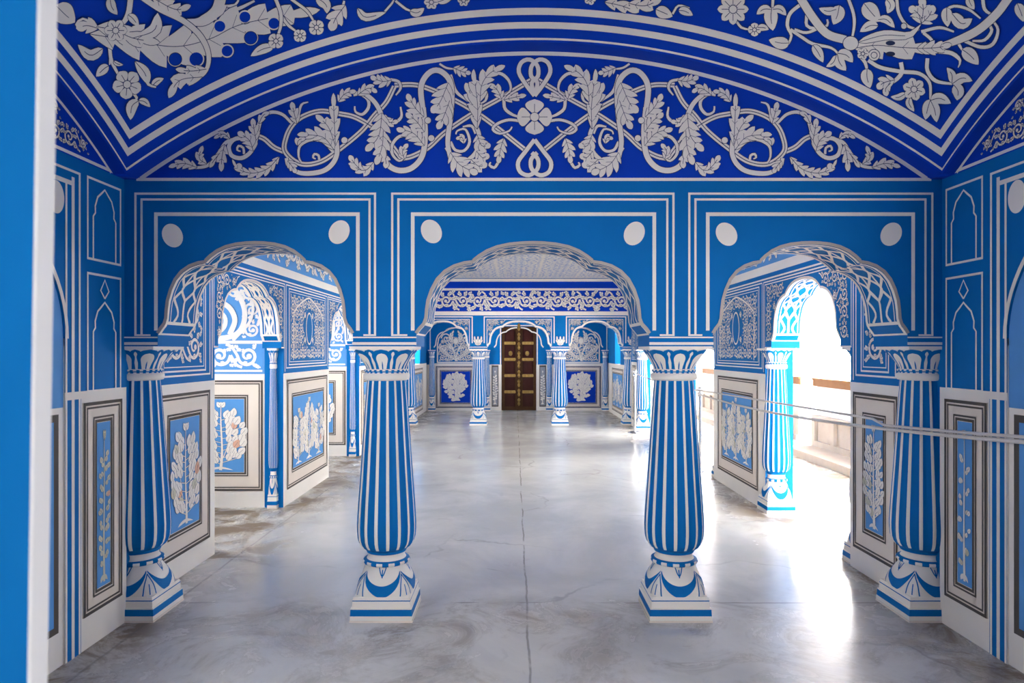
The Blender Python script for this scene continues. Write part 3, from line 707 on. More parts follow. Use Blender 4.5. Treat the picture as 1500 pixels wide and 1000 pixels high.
# ---- the hall behind: long side walls with openings
BANDS = [(1.28, 2), (2.22, 0), (2.30, 2), (2.72, 1), (2.765, 2), (2.9, 1), (9, 2)]
HT = lambda u: 2.95
LOP = [(5.05, 6.55), (8.15, 9.75), (11.35, 12.85)]
ROP = [(4.78, 6.40), (8.06, 9.84), (11.50, 13.12)]
TL = lambda u, w, z: Vector((HL-w, u, z))
TR = lambda u, w, z: Vector((HR+w, u, z))
def hall_side(name, T, ops, th, jamb, label):
    bays = [((a+b)/2, (b-a)/2-jamb) for a, b in ops]
    w = arch_wall(name, T, YA+TH-.02, YF+.02, th, bays, HT, 0, jamb, BANDS, [BLUE, SKY, WHITE])
    tag(w, label, 'wall')
    mp = lambda y, z, h: T(y, -h, z)
    A = Art(.03, 0); E = Art(.03, 0); Sp = Art(.02, .0025)
    A.rect(YA+TH, 2.165, YF, 2.18)
    for (a, b), (c, hf) in zip(ops, bays):
        A.frame(a-.05, 1.30, b+.05, 2.15, .012, bottom=False); A.frame(a-.02, 1.54, b+.02, 2.125, .01, bottom=False)
        E.ribbon([(x, z+.008) for x, z in arch_profile(c, hf)], .02, smooth=False)
        A.rect(a-.02, ZS, a+.0+jamb, ZS+.012); A.rect(b-jamb, ZS, b+.02, ZS+.012)
        P = arch_profile(c, hf)
        def above(x, z):
            for (x0, z0), (x1, z1) in zip(P, P[1:]):
                if x0 <= x <= x1: return z > (z0+z1)/2+.03
            return a+.02 < x < b-.02 and z > ZI
        scrollwork(Sp, a+.01, 1.58, b-.01, 2.11, .14, 7, .011, above)
        intrados_art(T, c, hf, th, w, cells=9)
        intr = MB()
    solids = []; e = YA+TH
    for a, b in ops: solids.append((e, a)); e = b
    solids.append((e, YF))
    for a, b in solids:
        A.frame(a+.075, 1.33, b-.075, 2.15, .012)
        A.rect(a, 1.255, b, 1.285)
    A.emit(mp, .0015).build('painted_border', [WHITE, INK], w)
    E.emit(mp, .0025).build('arch_edge', [CREAM, INK], w)
    Sp.emit(mp, .002, .001).build('spandrel_scrollwork', [WHITE, INK], w)
    A = Art(.03, .004); scrollwork(A, YA+TH+.1, 2.32, YF-.1, 2.71, .30, 3, .03, lk=1.35)
    A.emit(mp, .002, .001).build('frieze_scrollwork', [WHITE, INK], w)
    return w, solids
wl, LSOL = hall_side('wall_left', TL, LOP, .18, .06, 'left side wall of the long hall with three arched openings')
wr, RSOL = hall_side('wall_right', TR, ROP, .26, .15, 'right side wall of the long hall with arches open to daylight')

# ---- far arcade
TF = lambda u, w, z: Vector((u, YF+w, z))
CXS = [-2.17, -.74, .919, 2.36]
FB = [((CXS[0]+CXS[1])/2, .539), ((CXS[1]+CXS[2])/2, .645), ((CXS[2]+CXS[3])/2, .539)]
wallF = arch_wall('wall_far', TF, HL-.1, HR+.1, TH, FB, HT, ZS, 0, BANDS, [BLUE, DEEP, WHITE])
tag(wallF, 'far triple-arched wall with scroll frieze in front of the wooden door', 'wall')
mF = lambda x, z, h: TF(x, -h, z)
A = Art(.03, 0); E = Art(.03, 0); Sp = Art(.02, .004)
for c, hf in FB:
    A.frame(c-hf-.07, 1.66, c+hf+.07, 2.20, .022, bottom=False); A.frame(c-hf-.01, 1.62, c+hf+.01, 2.145, .012, bottom=False)
    P = arch_profile(c, hf); E.ribbon([(x, z+.012) for x, z in P], .034, smooth=False)
    def ab(x, z, P=P):
        for (x0, z0), (x1, z1) in zip(P, P[1:]):
            if x0 <= x <= x1: return z > (z0+z1)/2+.04
        return False
    scrollwork(Sp, c-hf, 1.66, c+hf, 2.14, .12, 5, .012, ab)
    intrados_art(TF, c, hf, TH, wallF)
for x in CXS:
    A.rect(x-.19, ZS+.0, x+.19, ZS+.018); A.rect(x-.19, ZS+.045, x+.19, ZS+.06)
    for q in (-.07, 0, .07): Sp.leaf([(x, 1.61), (x+q*.8, 1.70), (x+q, 1.80)], .030, 3)
    Sp.ellipse((x, 1.68), .05, .04)
A.emit(mF, .003).build('painted_border', [WHITE, INK], wallF); E.emit(mF, .005).build('arch_edge', [WHITE, INK], wallF)
Sp.emit(mF, .004, .001).build('spandrel_scrollwork', [WHITE, INK], wallF)
A = Art(.03, .005); scrollwork(A, HL+.05, 2.305, HR-.05, 2.72, .33, 11, .036, lk=1.45)
A.emit(mF, .004, .001).build('frieze_scrollwork', [WHITE, INK], wallF)

# ---- hall ceiling
mb = MB(); mb.box(HL-.4, YA+TH, 2.95, HR+.4, YF, 3.05)
o = mb.build('ceiling_hall', WHITE); tag(o, 'flat white hall ceiling covered with fine blue and white tracery', 'ceiling', 'structure')
mC = lambda x, y, h: Vector((x, y, 2.95-h))
A = Art(.05, 0); A.frame(HL+.12, YA+TH+.12, HR-.12, YF-.12, .11); A.emit(mC, .003).build('ceiling_border', BLUE, o)
A = Art(.05, 0); scrollwork(A, HL+.40, YA+TH+.40, HR-.40, YF-.40, .36, 21, .017, lk=.75)
A.emit(mC, .003).build('ceiling_tracery', [PALE, PALE], o)

# ---- end bay: ceiling, side walls, end wall with the door
mb = MB(); mb.box(HL-1.8, YF+TH, 2.6, HR+1.8, YB+.3, 2.7)
o = mb.build('ceiling_end', WHITE); tag(o, 'plain ceiling of the end bay beyond the far arches', 'ceiling', 'structure')
TB = lambda u, w, z: Vector((u, YB+w, z))
DC = (-.345+.55)/2; DX0, DX1, DZ = -.335, .545, 2.12
mb = MB()
for a, b in ((HL-1.8, DX0), (DX1, HR+1.8)):
    for z0, z1, m in ((0, .1, 2), (.1, 1.16, 2), (1.16, 2.6, 0)):
        mb.box(a, YB, z0, b, YB+.3, z1, m)
mb.box(DX0, YB, DZ, DX1, YB+.3, 2.6, 0); mb.box(DX0-.02, YB+.2, -.02, DX1+.02, YB+.3, DZ+.02, 0)  # second box is an unseen backing added to stop sky light around the door
wallB = mb.build('wall_back', [BLUE, DEEP, WHITE]); tag(wallB, 'blue end wall around the wooden door', 'wall', 'structure')
mB = lambda x, z, h: TB(x, -h, z)
A = Art(.03, 0)
A.rect(DX0-.035, 0, DX0-.01, DZ+.03); A.rect(DX1+.01, 0, DX1+.035, DZ+.03); A.rect(DX0-.035, DZ+.01, DX1+.035, DZ+.035)
for c, hf in ((FB[0][0]-.03, .60), (FB[2][0]+.03, .60)):
    A.ribbon([(x, z) for x, z in arch_profile(c, hf-.05)], .03, smooth=False); A.rect(c-hf, 1.16, c+hf, 1.19)
P = arch_profile(DC, .62); A.ribbon(P, .03, smooth=False)
for x in (-.93, -.70, .92, 1.13, -2.13, 2.32): A.rect(x-.012, 1.2, x+.012, 2.4)
A.rect(HL, 2.25, HR, 2.28)
A.emit(mB, .003).build('painted_border', [WHITE, INK], wallB)
mb = MB()
for a, b in ((YF+TH, YB),):
    mb.box(HL-.3, a, 0, HL, b, 1.2, 1); mb.box(HL-.3, a, 1.2, HL, 15.2, 2.6, 0); mb.box(HL-.3, 16.0, 1.2, HL, b, 2.6, 0); mb.box(HL-.3, 15.2, 2.1, HL, 16.0, 2.6, 0)  # gap is an unseen window added to brighten the end bay
o = mb.build('wall_end_left', [BLUE, WHITE]); tag(o, 'left return wall of the end bay', 'wall', 'structure')
mb = MB()
for a, b in ((YF+TH, YB),):
    mb.box(HR, a, 0, HR+.3, b, 1.2, 1); mb.box(HR, a, 1.2, HR+.3, 15.2, 2.6, 0); mb.box(HR, 16.0, 1.2, HR+.3, b, 2.6, 0); mb.box(HR, 15.2, 2.1, HR+.3, 16.0, 2.6, 0)  # matching unseen window, added for light in the end bay
o = mb.build('wall_end_right', [BLUE, WHITE]); tag(o, 'right return wall of the end bay', 'wall', 'structure')

# ---- the wooden door
door = thing('door_1', 'dark wooden double door with brass bands at the end of the hall', 'door', ((DX0+DX1)/2, YB+.05, 0))
door['kind'] = 'structure'
hw = (DX1-DX0)/2
for s in (-1, 1):
    mb = MB(); x0, x1 = (-hw, -.012) if s < 0 else (.012, hw)
    mb.box(x0, 0, .01, x1, .06, DZ-.01, 0)
    for xa, xb in ((x0, x0+.07), (x1-.07, x1)): mb.box(xa, -.03, .01, xb, .0, DZ-.01, 0)
    leaf = mb.build('door_leaf', [WOOD], door)
    zs = [.06, .47, .88, 1.29, 1.70, 2.07]
    for k in range(5):
        mb = MB(); a, b = zs[k]+.04, zs[k+1]-.04
        mb.box(x0+.085, -.012, a, x1-.085, 0, b, 0); mb.box(x0+.115, -.026, a+.035, x1-.115, -.012, b-.035, 0)
        mb.build('door_panel', [principled('red_brown_panel', (.045, .012, .010), .4, var=.15, scale=8)] if k == 0 and s < 0 else [bpy.data.materials['red_brown_panel']], leaf)
    for z in zs[1:-1]:
        mb = MB(); mb.box(x0+.075, -.034, z-.036, x1-.075, -.0, z+.036, 0)
        for q in range(4): mb.lathe([(.018, z-.018), (.018, z+.018)], 8, 0, x0+.085+q*(x1-x0-.17)/3, -.036)
        mb.build('brass_band', BRASS, leaf)
    mb = MB(); mb.lathe([(.012, 1.38), (.04, 1.40), (.05, 1.44), (.04, 1.48), (.012, 1.50)], 14, 0, s*.21, -.05); mb.box(s*.21-.01, -.04, 1.43, s*.21+.01, 0, 1.45)
    mb.build('door_knob', BRASS, leaf)
mb = MB(); mb.box(-.045, -.055, .01, .045, -.0, DZ-.01, 1)
for k in range(9):
    z = .12+k*.235; mb.lathe([(.01, z), (.035, z+.05), (.02, z+.1), (.04, z+.15), (.01, z+.2)], 10, 0, 0, -.06)
mb.build('door_mullion', [BRASS, WOOD], door)

# ---- left aisle
mb = MB(); mb.box(-4.0, YA+TH, 2.45, HL-.18, YB, 2.55)
o = mb.build('ceiling_aisle', PLASTER); tag(o, 'white ceiling of the left side aisle', 'ceiling', 'structure')
mb = MB()
for a, b in ((YA, 4.6), (5.6, 7.2), (8.7, 10.2), (11.8, 14.2)): mb.box(-3.95, a, 0, -3.75, b, 2.45)  # gaps are unseen windows, added to brighten the aisle
mb.box(-3.95, YA, 0, -3.75, 14.2, 1.3); mb.box(-3.95, YA, 1.72, -3.75, 14.2, 2.45)
o = mb.build('wall_aisle', PLASTER); tag(o, 'white outer wall of the left aisle with unseen windows added for light', 'wall', 'structure')
for i, y in enumerate((6.55, 9.75, 12.85)):
    mb = MB()
    mb.box(-3.75, y, 0, HL-.181, y+.3, 1.28, 1); mb.box(-3.75, y, 1.28, HL-.181, y+.3, 2.45, 0)
    o = mb.build(('wall_cross_first', 'wall_cross_second', 'wall_cross_third')[i], [SKY, WHITE])
    tag(o, ('nearest', 'middle', 'farthest')[i]+' cross wall inside the left aisle, facing the viewer', 'wall', 'structure')
mb = MB(); mb.box(-3.95, YA, 0, XL-.1, YA+.3, 2.45)
o = mb.build('wall_cross_near', PLASTER); tag(o, 'near end wall of the left aisle, hidden behind the first arcade', 'wall', 'structure')

# ---- veranda on the right: outer arcade, parapet
mb = MB(); mb.box(HR+.26, -2, 2.7, 4.75, YB, 2.8)  # near stretch is unseen roof, extended to keep sun out of the niche opening
o = mb.build('ceiling_veranda', PLASTER); tag(o, 'white veranda ceiling outside the right wall', 'ceiling', 'structure')
TV = lambda u, w, z: Vector((4.40+w, u, z))
VB = [(8.9, 1.25), (11.9, 1.25), (14.9, 1.25)]  # wall before the first arch left solid, unseen, to cut light on the jamb
o = arch_wall('wall_veranda', TV, YA, YB, .25, VB, lambda u: 2.7, 0, .15, [(9, 0)], [PLASTER]); tag(o, 'sunlit white outer arcade of the veranda', 'wall')

# ================================================================== THINGS
# ---- columns
def sup(th, half, p): 
    c, s = abs(math.cos(th)), abs(math.sin(th)); return half/((c**p+s**p)**(1/p))
def make_column(name, label, loc, group):
    t = thing(name, label, 'column', loc, 0, group)
    mb = MB(); h = .172
    def tier(z0, z1, a, b, m): mb.grid([[(-a, -a, z0), (a, -a, z0), (a, a, z0), (-a, a, z0)], [(-b, -b, z1), (b, -b, z1), (b, b, z1), (-b, b, z1)]], m, True)
    tier(0, .010, h+.003, h+.002, 2); tier(.010, .034, h, h, 0); tier(.034, .07, h-.001, h-.003, 1); tier(.07, .076, h-.003, h-.003, 0)
    tier(.076, .078, h-.003, h-.010, 0); tier(.078, .112, h-.010, h-.012, 0); tier(.112, .118, h-.012, h-.012, 1); tier(.118, .134, h-.012, h-.016, 0)
    a = h-.016; mb.face([(-a, -a, .134), (a, -a, .134), (a, a, .134), (-a, a, .134)], 0)
    mb.build('plinth', [WHITE, BLUE, CREAM], t)
    # pedestal: round above, square below
    def bell(th, tt, off=0):
        hf = .108+.048*math.sin(tt*PI*.5)**.9; p = 2+3.2*tt**1.5; r = sup(th, hf, p)+off
        return Vector((r*math.cos(th), r*math.sin(th), .290-.157*tt))
    mb = MB(); mb.grid([[bell(2*PI*j/64, i/14) for j in range(64)] for i in range(15)], 0, True)
    A = Art(.05, .0)
    for k in range(4):
        c = -PI/2+k*PI/2; q = math.radians(44)
        up = []; dn = []
        for i in range(21):
            a_ = -1+2*i/20
            tc = .80-.60*a_*a_; tk = .19*(1-a_*a_)+.03
            up.append(Vector((c+a_*q, tc-tk*.8))); dn.append(Vector((c+a_*q, min(.99, tc+tk))))
        for r_ in range(5): A.strip([a.lerp(b, r_/5) for a, b in zip(up, dn)], [a.lerp(b, (r_+1)/5) for a, b in zip(up, dn)], 1.5, 2)
        A.ribbon([(c-.17, .03), (c, .30), (c+.17, .03)], .045, 1, 2, 0); A.ribbon([(c, .1), (c, .36)], .05, 1, 2, 0)
        for sg in (-1, 1):                   # corner leaf outline
            A.ribbon([(c+PI/4+sg*.19, .97), (c+PI/4+sg*.13, .6), (c+PI/4, .28)], .035, 1, 2, 0)
        A.ribbon([(c+PI/4, .6), (c+PI/4, .95)], .03, 1, 2, 0)
    A.emit(lambda a_, b_, h_: bell(a_, b_, h_), .0015, .0004, mb)
    mb.build('pedestal', [WHITE, INK, BLUE], t)
    mb = MB()
    pr = [(.108, .286), (.128, .290), (.134, .300), (.130, .310), (.112, .316), (.104, .326), (.104, .345), (.112, .352), (.116, .362), (.110, .372)]
    mb.lathe(pr, 48, lambda i, j: (1 if (i in (1, 2) and j % 4 < 2) or i in (0, 3, 7, 8) else 0))
    mb.build('neck_ring', [WHITE, BLUE], t, True)
    prof = [(.118, .368), (.140, .385), (.154, .405), (.162, .43), (.166, .47), (.1665, .51), (.164, .56), (.159, .64), (.150, .76), (.139, .92), (.128, 1.08), (.119, 1.22), (.112, 1.31), (.109, 1.338)]
    n = 112; mb = MB()
    rows = [[(r*(1-.022*math.cos(16*2*PI*j/n))*math.cos(2*PI*(j+.0)/n), r*(1-.022*math.cos(16*2*PI*j/n))*math.sin(2*PI*j/n), z) for j in range(n)] for r, z in prof]
    mb.grid(rows, lambda i, j: 0 if (j % 7) in (3, 4) and i > 0 else 1, True)
    o = mb.build('shaft', [WHITE, BLUE], t); o['label'] = 'shaft with white stripes on blue flutes'
    mb = MB(); mb.lathe([(.108, 1.332), (.126, 1.336), (.132, 1.345), (.132, 1.368), (.122, 1.374), (.120, 1.380), (.128, 1.386), (.128, 1.394), (.116, 1.398)], 48, lambda i, j: 1 if i in (4, 6) and j % 2 else (1 if i == 5 else 0))
    mb.build('collar', [WHITE, BLUE], t, True)
    def cup(th, tt, off=0):
        hf = .112+.058*tt**1.4; p = 2+2.2*tt**1.5; r = sup(th, hf, p)+off
        return Vector((r*math.cos(th), r*math.sin(th), 1.394+.116*tt))
    mb = MB(); mb.grid([[cup(2*PI*j/64, i/12) for j in range(64)] for i in range(13)], 0, True)
    a = .173; b = .1745
    mb.grid([[(-a, -a, 1.508), (a, -a, 1.508), (a, a, 1.508), (-a, a, 1.508)], [(-b, -b, ZS), (b, -b, ZS), (b, b, ZS), (-b, b, ZS)]], 0, True)
    mb.face([(-a, -a, 1.508), (a, -a, 1.508), (a, a, 1.508), (-a, a, 1.508)], 0); mb.face([(-b, -b, ZS), (b, -b, ZS), (b, b, ZS), (-b, b, ZS)], 0)
    A = Art(.04, 0)
    def petal(c, wd, t1, lvl, col):
        L_ = []; R_ = []; M_ = []
        for i in range(19):
            u = i/18; tt = .02+(t1-.02)*u; w = math.radians(wd)*(.72+.28*min(1, u*1.6))*math.sqrt(max(0, 1-max(0, (u-.5)/.5)**2.4))
            L_.append(Vector((c-w, tt))); R_.append(Vector((c+w, tt))); M_.append(Vector((c, tt)))
        for q in range(8): A.strip([a.lerp(b, q/8) for a, b in zip(L_, R_)], [a.lerp(b, (q+1)/8) for a, b in zip(L_, R_)], lvl, col)
    for k in range(8):
        c = -PI/2+k*PI/4; c2 = c+PI/8
        petal(c2, 13, .99, .2, 1); petal(c2, 4.2, .88, .6, 0)
        petal(c, 21.5, .99, 1.2, 1); petal(c, 13.5, .80, 1.8, 0)
        A.ribbon([(c, .03), (c, .42)], .055, 2.4, 1, 0, ends=(1, .1))
    A.it = [(i[0], i[1], i[2], i[3], 2 if i[4] == 1 else i[4]) for i in A.it]
    A.emit(lambda a_, b_, h_: cup(a_, b_, h_), .0012, .001, mb)
    o = mb.build('capital', [WHITE, BLUE, BLUE], t); o['label'] = 'capital painted with white lotus petals on blue'
    return t
YC = YA+.174
G1 = 'striped columns of the first arcade'; G2 = 'striped columns of the far arcade'; G3 = 'slim jamb columns of the hall openings'
col0 = make_column('striped_column', 'large freestanding striped column left of the centre aisle, nearest row', (-.74, YC, 0), G1)
cc = lambda label, loc, sc=None, g=G1: copy_thing(col0, 'striped_column', label, loc, 0, sc, g)
cc('large freestanding striped column right of the centre aisle, nearest row', (.919, YC, 0))
cc('large striped column half built into the left wall, nearest row', (-2.17, YC, 0))
cc('large striped column half built into the right wall, nearest row', (2.352, YC, 0))
YC2 = YF+.174
cc('distant freestanding striped column just left of the wooden door', (CXS[1], YC2, 0), g=G2)
cc('distant freestanding striped column just right of the wooden door', (CXS[2], YC2, 0), g=G2)
cc('distant striped column against the left wall of the far arcade', (CXS[0], YC2, 0), g=G2)
cc('distant striped column against the right wall of the far arcade', (CXS[3], YC2, 0), g=G2)
s = (.5, .5, 1)
for x, lab in ((-2.08, 'slim striped column at the far left corner of the end wall'), (-.70, 'slim striped column on the end wall, left of the door'), (.87, 'slim striped column on the end wall, right of the door'), (2.27, 'slim striped column at the far right corner of the end wall')):
    cc(lab, (x, YB-.07, 0), s, 'slim columns of the end wall')
names = ('first', 'second', 'third')
for k, (a, b) in enumerate(ROP):
    cc('slim striped column on the near jamb of the %s right opening' % names[k], (HR+.14, a+.02, 0), (.74, .74, 1), G3)
    cc('slim striped column on the far jamb of the %s right opening' % names[k], (HR+.10, b-.0, 0), (.76, .76, 1), G3)
for k, (a, b) in enumerate(LOP):
    cc('thin striped colonnette on the near jamb of the %s left opening' % names[k], (HL-.09, a+.015, 0), (.26, .26, 1), G3)
    cc('thin striped colonnette on the far jamb of the %s left opening' % names[k], (HL-.09, b-.015, 0), (.26, .26, 1), G3)
# white veranda columns
def make_white_column(label, loc):
    t = thing('white_column', label, 'column', loc, 0, 'white veranda columns')
    mb = MB(); mb.box(-.15, -.15, 0, .15, .15, .12); mb.box(-.13, -.13, .12, .13, .13, .2); mb.build('plinth', PLASTER, t)
    mb = MB(); mb.lathe([(.12, .2), (.13, .3), (.11, .36), (.12, .42), (.1, 1.0), (.085, 1.34)], 24); mb.build('shaft', PLASTER, t, True)
    mb = MB(); mb.lathe([(.085, 1.34), (.1, 1.36), (.09, 1.39), (.15, 1.5), (.15, ZS)], 24); mb.build('capital', PLASTER, t); return t
w0 = make_white_column('white veranda column seen through the first right opening', (4.47, 10.4, 0))
for y, lab in ((7.4, 'white veranda column nearest the first right opening'), (13.4, 'white veranda column farthest along the veranda'), ):
    copy_thing(w0, 'white_column', lab, (4.47, y, 0), 0, None, 'white veranda columns')
for k, (c, hf) in enumerate(VB):
    a, b = c-hf-.02, c+hf+.02; pos = ('nearest', 'middle', 'farthest')[k]
    t = thing('stone_parapet', 'low weathered stone parapet with carved panels in the %s veranda arch' % pos, 'parapet', (4.42, c, 0), 0, 'veranda parapets')
    mb = MB(); mb.box(-.42, a-c, 0, .05, b-c, .1); mb.build('step', STONE, t)
    mb = MB(); mb.box(0, a-c, .1, .14, b-c, .18); mb.box(0, a-c, .50, .14, b-c, .56); mb.box(.05, a-c, .18, .1, b-c, .50)
    nb = 4
    for i in range(nb+1):
        y = a-c+(b-a-.1)*i/nb; mb.box(0, y, .18, .14, y+.1, .50)
    mb.build('carved_panel', STONE, t)
    mb = MB(); mb.box(.08, a-c, .56, .2, b-c, .98); mb.build('back_slab', PLASTER, t)
    r = thing('wooden_rail', 'brown wooden rail on top of the %s veranda parapet' % pos, 'rail', (4.42, c, .98), 0, 'veranda rails')
    mb = MB(); mb.box(.02, a-c, 0, .22, b-c, .09); mb.box(.0, a-c, .09, .24, b-c, .12); mb.build('beam', RAILW, r)

# ---- framed dado panels
def dado_panel(label, loc, rz, w, h, plants=1, field=SKY, seed=1, m=None, accents=(), vase=False, dark=GREY, dens=1.0, group='painted dado panels', leafcol=None):
    t = thing('painted_panel', label, 'painted panel', loc, rz, group)
    m = m if m is not None else min(.11, w*.17)
    L = lambda x, y, hh: Vector((x, -hh, y))
    mb = MB(); mb.box(-w/2, -.005, 0, w/2, .0, h, 0)
    A = Art(1, 0); lw = min(.019, w*.049)
    A.frame(-w/2, 0, w/2, h, lw, 1, 1); A.frame(-w/2+lw*1.5, lw*1.5, w/2-lw*1.5, h-lw*1.5, lw*.6, 1, 1)
    a = lw*2.1+m
    A.frame(-w/2+a, a, w/2-a, h-a, lw*.6, 1, 1); A.frame(-w/2+a+lw, a+lw, w/2-a-lw, h-a-lw, lw*.9, 1, 1)
    A.emit(L, .006, .001, mb); mb.build('border', [CREAM, dark], t)['label'] = 'cream border with dark double lines'
    b = a+lw*2.1; fw, fh = w-2*b, h-2*b
    mb = MB(); mb.box(-fw/2, -.0062, b, fw/2, -.001, h-b); mb.build('field', field, t)
    A = Art(.02, min(.0022, fw*.008))
    if vase:
        A.leaf([(-.12, b+.05), (0, b+.09), (.12, b+.05)], .05, 0, 1); A.ribbon([(0, b+.05), (0, b+.25)], .05, 0)
        R = random.Random(seed)
        for i in range(130):
            ang = R.uniform(0, 2*PI); rr = math.sqrt(R.random()); e = (rr*math.cos(ang)*fw*.34, b+fh*.54+rr*math.sin(ang)*fh*.36); q = R.uniform(-.6, .6)+math.atan2(e[1]-b-.25, e[0])
            if i < 26: A.ribbon([(0, b+.22), (e[0]*.35, b+.22+(e[1]-b-.22)*.6), e], .011, 0)
            A.leaf([e, (e[0]+.05*math.cos(q), e[1]+.05*math.sin(q)), (e[0]+.1*math.cos(q), e[1]+.1*math.sin(q))], .04, 0, 1+i % 3)
    else:
        for k in range(plants):
            pw = fw/plants*(.95 if plants > 1 else .88); cx = -fw/2+fw/plants*(k+.5)
            plant(A, cx, b+.02, fh*(.93 if (plants == 1 or k % 2) else .80), pw, seed+k, accents, dens)
    A.emit(L, .0075, .001).build('flowering_plant', [leafcol or WHITE, INK, YEL, PINK], t)
    return t
RL, RR = PI/2, -PI/2
dado_panel('narrow dado panel with faded leaves on the left wall before the first column', (XL, 3.572, .165), RL, .335, 1.075, 1, SKY, 3, .042, (2, 2, 3), leafcol=YEL)
dado_panel('narrow dado panel with a thin vine on the right wall before the column', (XR, 3.572, .165), RR, .335, 1.075, 1, SKY, 9, .042, (2,), dens=.6)
def seg_panels(x, rz, sol, side, right):
    res = []
    for k, (a, b) in enumerate(sol):
        w = b-a-(.18 if not right else .10 if k == 0 else .36 if k < 3 else .26); cy = (a+b)/2
        pl = 3 if w > 1.1 else 1
        wh = ('nearest', 'second', 'third', 'farthest')[k]
        dado_panel('%s dado panel along the %s hall wall, with %s' % (wh, side, 'three pale flowering trees' if pl == 3 else 'one pale flowering plant'), (x, cy, .15), rz, w, 1.07, pl, SKY, 20+k*3+(7 if right else 0), .10 if pl == 3 else .09, (2, 3) if not right else (2,), dens=1.1)
        # scroll mural above
        t = thing('scroll_mural', '%s scrollwork mural above the dado on the %s hall wall' % (wh, side), 'mural', (x, cy, 1.36), rz, 'scroll murals of the hall')
        L = lambda p, q, hh: Vector((p, -hh, q))
        mw, mh = b-a-.30, .76
        mb = MB(); mb.box(-mw/2, -.003, 0, mw/2, 0, mh); mb.build('ground', BLUE, t)
        A = Art(.02, 0); A.frame(-mw/2, 0, mw/2, mh, .012, 0); A.frame(-mw/2+.03, .03, mw/2-.03, mh-.03, .007, 0)
        A.emit(L, .0035, .001).build('border', [WHITE, INK], t)
        A = Art(.018, .002)
        if mw > .8:
            hx = mw*.40
            P = [(-hx, .05), (-hx, mh*.62), (-hx*.86, mh*.74), (-hx*.6, mh*.82), (-hx*.3, mh*.89), (0, mh*.93)]; P += [(-u, v) for u, v in P[-2::-1]]
            A.ribbon(P, .018, 3)
            scrollwork(A, -mw/2+.05, .06, mw/2-.05, mh-.05, .135, 30+k, .013, lambda u, v: (u/.15)**2+((v-mh*.5)/.22)**2 > 1, leafy=.9)
            A.ellipse((0, mh*.5), .115, .175, 0, 4, 0, n=28); A.ellipse((0, mh*.5), .095, .155, 0, 5, 2, n=28)
        else: scrollwork(A, -mw/2+.05, .06, mw/2-.05, mh-.05, min(.25, mw*.55), 40+k, .022)
        A.emit(L, .004, .001).build('scrollwork', [WHITE, INK, BLUE], t)
seg_panels(HL, RL, LSOL, 'left', False)
seg_panels(HR, RR, RSOL, 'right', True)
for i, y in enumerate((6.55, 9.75, 12.85)):
    wh = ('nearest', 'middle', 'farthest')[i]
    dado_panel('dado panel with a large pale tree on the %s cross wall of the left aisle' % wh, (-2.815, y, .16), 0, .80, 1.06, 1, SKY, 50+i, .10, (3,), dens=1.1)
    t = thing('scroll_mural', 'large white scroll mural on pale blue, %s cross wall of the left aisle' % wh, 'mural', (-2.95, y, 1.30), 0, 'aisle murals')
    L = lambda p, q, hh: Vector((p, -hh, q))
    mb = MB(); mb.box(-.55, -.003, 0, .53, 0, 1.1); mb.build('ground', SKY, t)
    A = Art(.02, .0)
    A.rect(-.55, .0, .53, .02, 0); A.rect(-.55, .27, .53, .30, 1)
    scrollwork(A, -.53, .03, .52, .28, .26, 3+i, .03)
    A.spiral((.08, .50), .20, 1.9, -.8, 1, .05, 6); A.spiral((-.34, .58), .18, 1.7, 1.2, -1, .045, 6)
    A.ribbon([(-.1, .3), (.28, .36), (.36, .60), (.2, .86), (-.05, .92)], .05, 6); A.ribbon([(.25, .3), (.42, .5), (.43, .75), (.3, 1.0)], .028, 6)
    cl = lambda u, v: (math.hypot(u-.08, v-.5) > .23 and math.hypot(u+.34, v-.58) > .21)
    scrollwork(A, -.53, .31, .52, 1.07, .19, 8+i, .022, cl, lk=1.15)
    A.emit(L, .004, .001).build('scrollwork', [WHITE, INK], t)
# end wall panels
for c, sd in ((FB[0][0]-.03, 'left'), (FB[2][0]+.03, 'right')):
    dado_panel('deep blue panel with a bushy potted plant, %s of the wooden door' % sd, (c, YB, .07), 0, 1.0, 1.05, 1, DEEP, 70, .055, (), True, INK, group='end wall panels')
    t = thing('scroll_mural', 'arched scroll mural above the potted plant panel %s of the door' % sd, 'mural', (c, YB, 1.2), 0, 'end wall murals')
    mb = MB(); L = lambda p, q, hh: Vector((p, -hh, q))
    P = [(-.46, 0), (-.46, .45), (-.43, .62), (-.30, .78), (-.15, .86), (0, .89), (.15, .86), (.30, .78), (.43, .62), (.46, .45), (.46, 0)]
    mb.face([L(p, q, .004) for p, q in P]); mb.build('ground', BLUE, t)
    A = Art(.02, .004); A.ribbon(P, .03, 3, smooth=False); A.rect(-.46, 0, .46, .03, 3)
    for q in (-1, 1):
        for r_, w_ in ((.40, .035), (.27, .035)): A.ribbon([(0, .08), (q*r_*.6, .20), (q*r_, .34), (q*r_*.7, .44), (q*r_*.3, .36)], w_, 0)
        A.ribbon([(0, .05), (q*.05, .3), (q*.16, .5)], .035, 1); A.spiral((q*.24, .62), .13, 1.4, 0 if q > 0 else PI, q, .03, 1); A.leaf([(q*.05, .5), (q*.12, .66), (q*.05, .82)], .05, 4, 2)
        for j in range(7): A.leaf([(q*.1+q*.04*j, .1+.03*j), (q*.14+q*.045*j, .16+.04*j), (q*(.2+.03*j), .2+.05*j)], .03, 3, 2)
    A.ellipse((0, .55), .06, .08, 0, 3)
    scrollwork(A, -.44, .04, .44, .85, .2, 4, .022, lambda u, v: v < .52 or (abs(u) < .36 and v < .74), lk=1.2)
    A.emit(L, .005, .001).build('scrollwork', [WHITE, INK], t)
